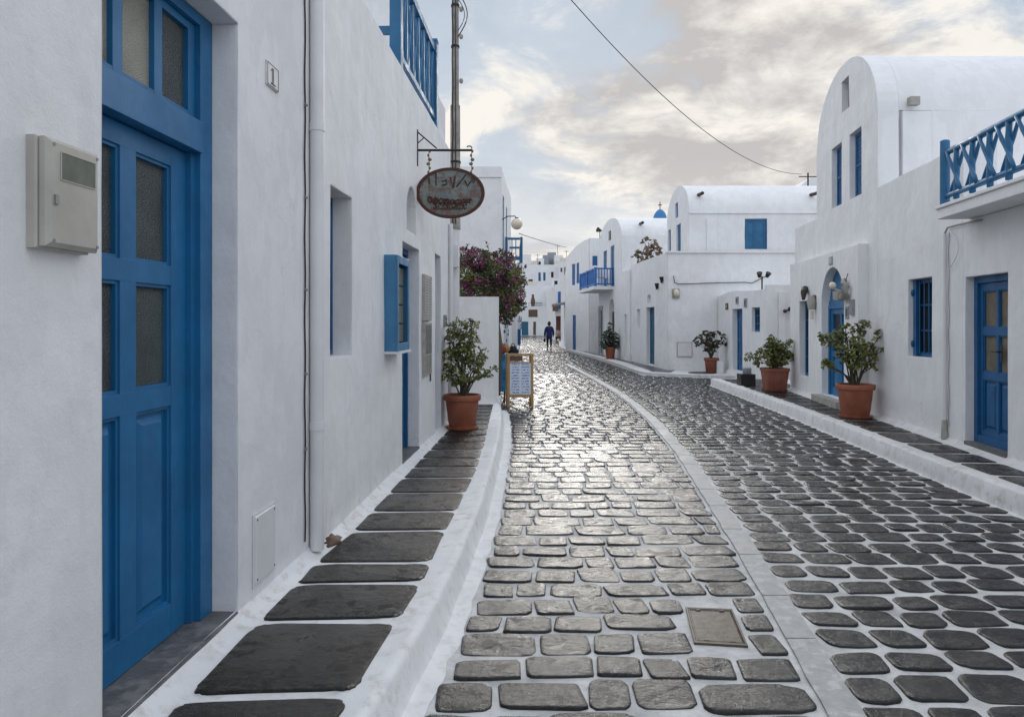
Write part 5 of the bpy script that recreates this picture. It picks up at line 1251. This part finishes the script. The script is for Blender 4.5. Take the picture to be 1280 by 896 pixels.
fhouse('white hillside house with a broad shuttered window near the bend', 101, 699, 722, 327, 360, wins=[(705, 711, 334, 344, 'tank', 'window'), (700.5, 703, 335, 340, 'brown', 'window')])
fhouse('cream roofed hillside cube with a dark opening beneath the skyline', 107, 648, 664, 330, 345, mat='cream', wins=[(655.5, 661.5, 332, 337, 'brown', 'window')])
fhouse('white skyline cube above the cream roofed cube', 112, 646, 664, 318, 332)
fhouse('grey rooftop tank house on the skyline', 114, 678.5, 686, 319, 334, 5, 'tank')
fhouse('taller grey rooftop room with brown top on the skyline', 116, 684.5, 695, 315.5, 334, 5, 'tank')
fhouse('small white skyline house with a thin aerial', 113, 693, 704, 319, 334, 5)
fhouse('cream skyline parapet house nearest the bend', 110, 700, 713, 322.5, 334, 5, 'cream')
fhouse('low white house hidden behind the bougainvillea end of the hill', 109, 610, 648, 330, 350)
m = MB()
for (Y, u0, u1, vt, vb, mt_, lb, wins) in (
    (93, 655, 668, 372, 384, 'wall_far', 'small white stair block beside the terrace urn', ()),
    (94.5, 683, 693, 360, 372, 'wall_far', 'small white box house below the long arched window house', [(686.5, 689.5, 364, 369, 'brown', 'window')]),
    (99, 652, 671, 352, 362, 'cream', 'cream topped low wall house left of the arched windows', [(656, 660, 354, 358, 'tank', 'window')]),
    (98, 690, 700, 348, 360, 'wall_far', 'narrow white house below the broad shuttered window', [(693, 697, 351, 357, 'glass_dark', 'window')]),
    (108, 664, 672, 326, 338, 'cream', 'tiny cream chimney house between the skyline cubes', ()),
    (109, 670, 680, 323, 336, 'wall_far', 'small white stepped house on the ridge before the grey tanks', [(673, 676, 327, 331, 'glass_dark', 'window')]),
    (106, 694, 701, 326, 336, 'cream', 'cream rooftop store with a flat lid near the bend', ())):
    fhouse(lb, Y, u0, u1, vt, vb, 3, mt_, wins=wins)
for k, (u, Y, v) in enumerate(((697, 113, 319), (708, 100, 327), (672, 104, 331))):
    F = Fr(y0=Y+1); x = F.s(u); z0 = F.z(0, v)-.3; t = thing('roof_aerial', ('thin television aerial on the small white skyline house', 'television aerial on the house with the broad shuttered window', 'television aerial on the long arched window house')[k], 'aerial', (x, Y+1, z0))
    MB().tube([(x, Y+1, z0), (x, Y+1, z0+1.9)], .03, 5).build('mast', M['iron'], t); MB().tube([(x-.35, Y+1, z0+1.7), (x+.35, Y+1, z0+1.7)], .025, 5).build('crossbar', M['iron'], t)

# blue domed church and vault house behind
ch = thing('domed_church', 'small white church with a bright blue dome and cross behind the vaulted roofs', 'church', (16.4, 80, 0))
cx = (825-CU)/FPX*80; zd = CH-(275-CV)/FPX*80
m = MB(); m.box(cx-4, cx+5, 76, 88, 0, zd-1.2); m.lathe((cx, 80, zd-1.3), [(.75, 0), (.75, 1.35), (.70, 1.4)], 20); m.build('wall', M['wall_far'], ch)
M['dome'] = plain('dome_blue', (.03, .20, .46), .5, bmp=0)
MB().lathe((cx, 80, zd), [(.80, 0), (.78, .08), (.70, .45), (.55, .80), (.30, 1.08), (.05, 1.2)], 24).build('dome', M['dome'], ch, smooth='auto')
m = MB(); m.box(cx-.04, cx+.04, 79.96, 80.04, zd+1.15, zd+2.0); m.box(cx-.2, cx-.045, 79.96, 80.04, zd+1.6, zd+1.7); m.box(cx+.045, cx+.2, 79.96, 80.04, zd+1.6, zd+1.7); m.build('cross', M['iron'], ch)
hv = thing('vaulted_house', 'distant white vault with a pipe rail behind the roof of the middle house', 'house', (13, 30, 0))
m = MB(); yv = 30; x0 = (987-CU)/FPX*yv; r0 = 2.2; n = 20
P = []
for q in (yv, yv+6):
    P += [(x0+r0-r0*math.cos(math.pi*i/n), q, 6.2+1.75*math.sin(math.pi*i/n)) for i in range(n+1)]
m.add(P, [(i, i+1, n+2+i, n+1+i) for i in range(n)]+[tuple(range(n+1))]); m.box(x0, x0+2*r0, yv, yv+6, 0, 6.2); m.build('wall', M['wall'], hv)
m = MB(); xx = (1010-CU)/FPX*28; zz = CH-(221-CV)/FPX*28; m.tube([(xx, 28, zz-.5), (xx, 28, zz+.15)], .03, 6); m.tube([(xx-.35, 28, zz), (xx+1.2, 28, zz)], .02, 6); m.build('pipe_rail', M['iron'], hv)

# ------------------------------------------------------------------ people
def person(label, root_loc, verts, edges, skins, parts_):
    t = thing('person', label, 'person', root_loc)
    return t
def skinned(name, joints, edges, radii, mat, parent, sub=2):
    me = bpy.data.meshes.new(name); base = BASE[parent]
    me.from_pydata([tuple(Vector(j)-base) for j in joints], edges, []); o = bpy.data.objects.new(name, me); COL.objects.link(o); o.parent = parent; BASE[o] = base
    me.materials.append(mat)
    s = o.modifiers.new('skin', 'SKIN'); s.use_smooth_shade = True
    for i, r in enumerate(radii): me.skin_vertices[0].data[i].radius = (r, r) if not isinstance(r, tuple) else r
    me.skin_vertices[0].data[0].use_root = True
    b = o.modifiers.new('sub', 'SUBSURF'); b.levels = sub; b.render_levels = sub; return o
px, py = (686.5-CU)/FPX*42, 42.0
def J(x, y, z): return (px+x, py+y, z)
pt = thing('person', 'person in a dark blue jacket walking away down the street carrying a dark bag', 'person', (px, py, 0))
jn = [J(0, 0, .84), J(0, 0, 1.02), J(0, -.01, 1.22), J(0, 0, 1.34), J(0, 0, 1.40), J(0, .01, 1.50), J(0, .01, 1.56),
      J(-.085, 0, .78), J(-.095, .05, .44), J(-.095, -.02, .08), J(-.10, .10, .03),
      J(.085, 0, .78), J(.10, -.06, .44), J(.09, -.18, .09), J(.09, -.08, .03),
      J(-.17, 0, 1.28), J(-.235, -.03, 1.03), J(-.26, .03, .80), J(-.262, .05, .72),
      J(.17, 0, 1.28), J(.235, -.04, 1.03), J(.24, .06, .82), J(.242, .09, .74)]
ed = [(0, 1), (1, 2), (2, 3), (3, 4), (4, 5), (5, 6), (0, 7), (7, 8), (8, 9), (9, 10), (0, 11), (11, 12), (12, 13), (13, 14), (3, 15), (15, 16), (16, 17), (17, 18), (3, 19), (19, 20), (20, 21), (21, 22)]
rd = [(.13, .10), (.115, .09), (.145, .10), (.10, .07), .045, .085, .06, .08, .05, .03, .02, .08, .05, .03, .02, .055, .04, .03, .028, .055, .04, .03, .028]
skinned('body', jn, ed, rd, M['skin'], pt)
ck = [J(0, 0, .62), J(0, 0, .82), J(0, 0, 1.02), J(0, -.01, 1.22), J(0, 0, 1.345), J(-.175, 0, 1.275), J(-.238, -.03, 1.03), J(-.262, .03, .80), J(.175, 0, 1.275), J(.238, -.04, 1.03), J(.242, .06, .82)]
skinned('jacket', ck, [(1, 0), (1, 2), (2, 3), (3, 4), (4, 5), (5, 6), (6, 7), (4, 8), (8, 9), (9, 10)], [(.21, .15), (.20, .15), (.17, .13), (.175, .13), (.09, .08), .085, .075, .06, .085, .075, .06], M['navy'], pt)
for sgn, hip, kn, an in ((0, J(-.085, 0, .74), J(-.095, .05, .44), J(-.095, -.02, .12)), (1, J(.085, 0, .74), J(.10, -.06, .44), J(.09, -.18, .13))):
    skinned('trouser_leg', [hip, kn, an], [(0, 1), (1, 2)], [.092, .066, .052], M['darkcloth'], pt, 1)
MB().blob(J(0, .0, 1.53), .105, .11, .125, 16, 12, .12, 2).build('hair', M['hair'], pt, smooth=True); MB().blob(J(0, -.03, 1.63), .05, .05, .045, 12, 8).build('hair_bun', M['hair'], pt, smooth=True)
for q in (J(-.10, .04, .035), J(.09, -.13, .04)): MB().blob(q, .045, .12, .038, 12, 8).build('shoe', M['black'], pt, smooth=True)
bgp = thing('handbag', 'dark handbag hanging from the walking person\'s hand', 'bag', J(-.27, .05, .45))
MB().blob(J(-.27, .05, .56), .06, .14, .13, 12, 8, .1, 4).build('pouch', M['darkcloth'], bgp, smooth=True); MB().tube([J(-.27, -.03, .66), J(-.266, .05, .73), J(-.27, .13, .66)], .01, 6).build('strap', M['darkcloth'], bgp)
# second, crouching person near the red door
qx, qy = (697.5-CU)/FPX*58, 58.0
def K(x, y, z): return (qx+x, qy+y, z)
p2 = thing('person', 'person in pale clothes crouching by the dark red door', 'person', (qx, qy, 0))
jn = [K(0, 0, .42), K(0, -.08, .60), K(0, -.14, .80), K(0, -.16, .90), K(0, -.18, .98), K(0, -.20, 1.08), K(-.10, .0, .40), K(-.16, -.32, .50), K(-.15, -.18, .10), K(-.15, -.30, .04), K(.10, .0, .40), K(.17, -.32, .48), K(.15, -.18, .10), K(.15, -.30, .04),
      K(-.16, -.14, .86), K(-.20, -.30, .66), K(-.10, -.42, .55), K(.16, -.14, .86), K(.20, -.30, .66), K(.10, -.42, .55)]
ed = [(0, 1), (1, 2), (2, 3), (3, 4), (4, 5), (0, 6), (6, 7), (7, 8), (8, 9), (0, 10), (10, 11), (11, 12), (12, 13), (3, 14), (14, 15), (15, 16), (3, 17), (17, 18), (18, 19)]
skinned('body', jn, ed, [.12, .12, .13, .09, .05, .09, .09, .065, .045, .04, .09, .065, .045, .04, .06, .045, .032, .06, .045, .032], M['skin'], p2)
skinned('shirt', [K(0, 0, .46), K(0, -.08, .60), K(0, -.14, .80), K(0, -.16, .90), K(-.165, -.14, .85), K(-.20, -.28, .68), K(.165, -.14, .85), K(.20, -.28, .68)], [(0, 1), (1, 2), (2, 3), (3, 4), (4, 5), (3, 6), (6, 7)], [.15, .145, .155, .11, .08, .06, .08, .06], M['beige'], p2)
for s_ in (-1, 1): skinned('trouser_leg', [K(s_*.10, 0, .40), K(s_*.165, -.32, .49), K(s_*.15, -.18, .14)], [(0, 1), (1, 2)], [.105, .08, .06], M['darkcloth'], p2, 1)
MB().blob(K(0, -.18, 1.10), .10, .105, .10, 12, 10).build('hair', M['hair'], p2, smooth=True)
# feet blocks
for s_ in (-1, 1): MB().blob(K(s_*.15, -.25, .04), .045, .11, .04, 10, 6).build('shoe', M['black'], p2, smooth=True)

# ------------------------------------------------------------------ camera, sun, sky
cam = bpy.data.cameras.new('camera'); co = bpy.data.objects.new('camera', cam); COL.objects.link(co); sc.camera = co
cam.sensor_width = 36; cam.lens = FPX/1280*36; cam.shift_y = (CV-448)/1280; cam.clip_end = 3000; cam.clip_start = .05
co.location = (0, 0, CH); co.rotation_euler = (R(90), 0, 0)
EL, AZ = 18.0, 5.0      # low veiled sun straight down the street, a little to the right
sun = bpy.data.lights.new('sun', 'SUN'); sun.energy = .8; sun.angle = R(16); sun.color = (1, .95, .88)
so = bpy.data.objects.new('sun', sun); COL.objects.link(so)
d = Vector((math.sin(R(AZ))*math.cos(R(EL)), math.cos(R(AZ))*math.cos(R(EL)), math.sin(R(EL))))
so.rotation_euler = d.to_track_quat('Z', 'Y').to_euler(); so.location = d*30
w = bpy.data.worlds.new('World'); sc.world = w; w.use_nodes = True; nt = w.node_tree; bgn = nt.nodes['Background']
sky = nt.nodes.new('ShaderNodeTexSky'); sky.sky_type = 'NISHITA'; sky.sun_disc = False; sky.sun_elevation = R(EL); sky.sun_rotation = R(AZ)
tc = nt.nodes.new('ShaderNodeTexCoord'); sp = nt.nodes.new('ShaderNodeSeparateXYZ'); nt.links.new(tc.outputs['Generated'], sp.inputs[0])
den = math_n(nt, 'ADD', math_n(nt, 'MAXIMUM', sp.outputs[2], 0.0), .30)
cx_ = nt.nodes.new('ShaderNodeCombineXYZ'); nt.links.new(math_n(nt, 'DIVIDE', sp.outputs[0], den), cx_.inputs[0]); nt.links.new(math_n(nt, 'DIVIDE', sp.outputs[1], den), cx_.inputs[1])
def cn(scale, det, off, rough=.55, dist=.3, st=(1, 1, 1)):
    n = nt.nodes.new('ShaderNodeTexNoise'); n.inputs['Scale'].default_value = scale; n.inputs['Detail'].default_value = det; n.inputs['Roughness'].default_value = rough; n.inputs['Distortion'].default_value = dist
    mp = nt.nodes.new('ShaderNodeMapping'); mp.inputs['Location'].default_value = off; mp.inputs['Scale'].default_value = st; nt.links.new(cx_.outputs[0], mp.inputs[0]); nt.links.new(mp.outputs[0], n.inputs[0]); return n.outputs[0]
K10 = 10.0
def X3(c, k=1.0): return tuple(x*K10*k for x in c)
big = cn(1.5, 3, (9.1, 2.7, 0), .5, 0)
puff = cn(3.4, 10, (1.7, 2.2, 0), .62, .35)
band = cn(2.1, 8, (6.1, 3.3, 0), .58, .25, (1, 1.4, 1))
def lobe(v_, lo, hi, amp):
    q = nt.nodes.new('ShaderNodeVectorMath'); q.operation = 'DOT_PRODUCT'; nt.links.new(tc.outputs['Generated'], q.inputs[0]); q.inputs[1].default_value = tuple(Vector(v_).normalized())
    return math_n(nt, 'MULTIPLY', ramp(nt, q.outputs['Value'], [(lo, 0), (hi, 1)]), amp)
gap = ramp(nt, math_n(nt, 'ADD', lobe((.03, 1, .34), .965, .999, .075), math_n(nt, 'ADD', math_n(nt, 'MULTIPLY', big, .55), math_n(nt, 'MULTIPLY', puff, .45))), [(.515, 0), (.585, .9)])
dark = ramp(nt, math_n(nt, 'ADD', lobe((.27, 1, .27), .955, .998, .05), math_n(nt, 'ADD', math_n(nt, 'MULTIPLY', band, .5), math_n(nt, 'MULTIPLY', puff, .5))), [(.49, 0), (.59, 1)])
dp = nt.nodes.new('ShaderNodeVectorMath'); dp.operation = 'DOT_PRODUCT'; nt.links.new(tc.outputs['Generated'], dp.inputs[0])
dv = Vector((math.sin(R(14)), math.cos(R(14)), .20)).normalized(); dp.inputs[1].default_value = tuple(dv)
glow = ramp(nt, dp.outputs['Value'], [(.55, 0), (.97, 1)])
hor = ramp(nt, sp.outputs[2], [(.0, 1), (.22, 0)])
warm = math_n(nt, 'MAXIMUM', glow, math_n(nt, 'MULTIPLY', hor, .8))
cloud = mix(nt, warm, X3((.66, .69, .73)), X3((.80, .765, .71)))
cloud = mix(nt, math_n(nt, 'MULTIPLY', ramp(nt, puff, [(.42, 0), (.62, 1)]), .30), cloud, X3((.53, .54, .56)))
cloud = mix(nt, math_n(nt, 'MULTIPLY', dark, math_n(nt, 'SUBTRACT', .95, math_n(nt, 'MULTIPLY', hor, .55))), cloud, X3((.455, .44, .435)))
blue = mix(nt, .04, X3((.38, .465, .57)), sky.outputs[0])
gapf = math_n(nt, 'MULTIPLY', gap, math_n(nt, 'SUBTRACT', .95, math_n(nt, 'MULTIPLY', hor, .9)))
skyc = mix(nt, gapf, cloud, blue)
skyc = mix(nt, ramp(nt, sp.outputs[2], [(.42, 0), (.62, 1)]), skyc, X3((.94, 1.01, 1.12)))     # unseen overhead sky, made brighter and cooler to light the walls
skyc = mix(nt, ramp(nt, math_n(nt, 'ADD', math_n(nt, 'MULTIPLY', sp.outputs[1], .5), .5), [(.45, 1), (.62, 0)]), skyc, X3((.82, .88, .98)))        # unseen half behind the camera, colour raised for more wall light
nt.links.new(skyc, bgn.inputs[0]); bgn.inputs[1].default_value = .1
sc.view_settings.view_transform = 'Standard'; sc.view_settings.look = 'None'; sc.view_settings.exposure = .28; sc.view_settings.gamma = 1
sc.render.engine = 'CYCLES'; sc.cycles.use_denoising = True; sc.cycles.max_bounces = 6; sc.cycles.diffuse_bounces = 3; sc.cycles.glossy_bounces = 3; sc.cycles.sample_clamp_indirect = 6
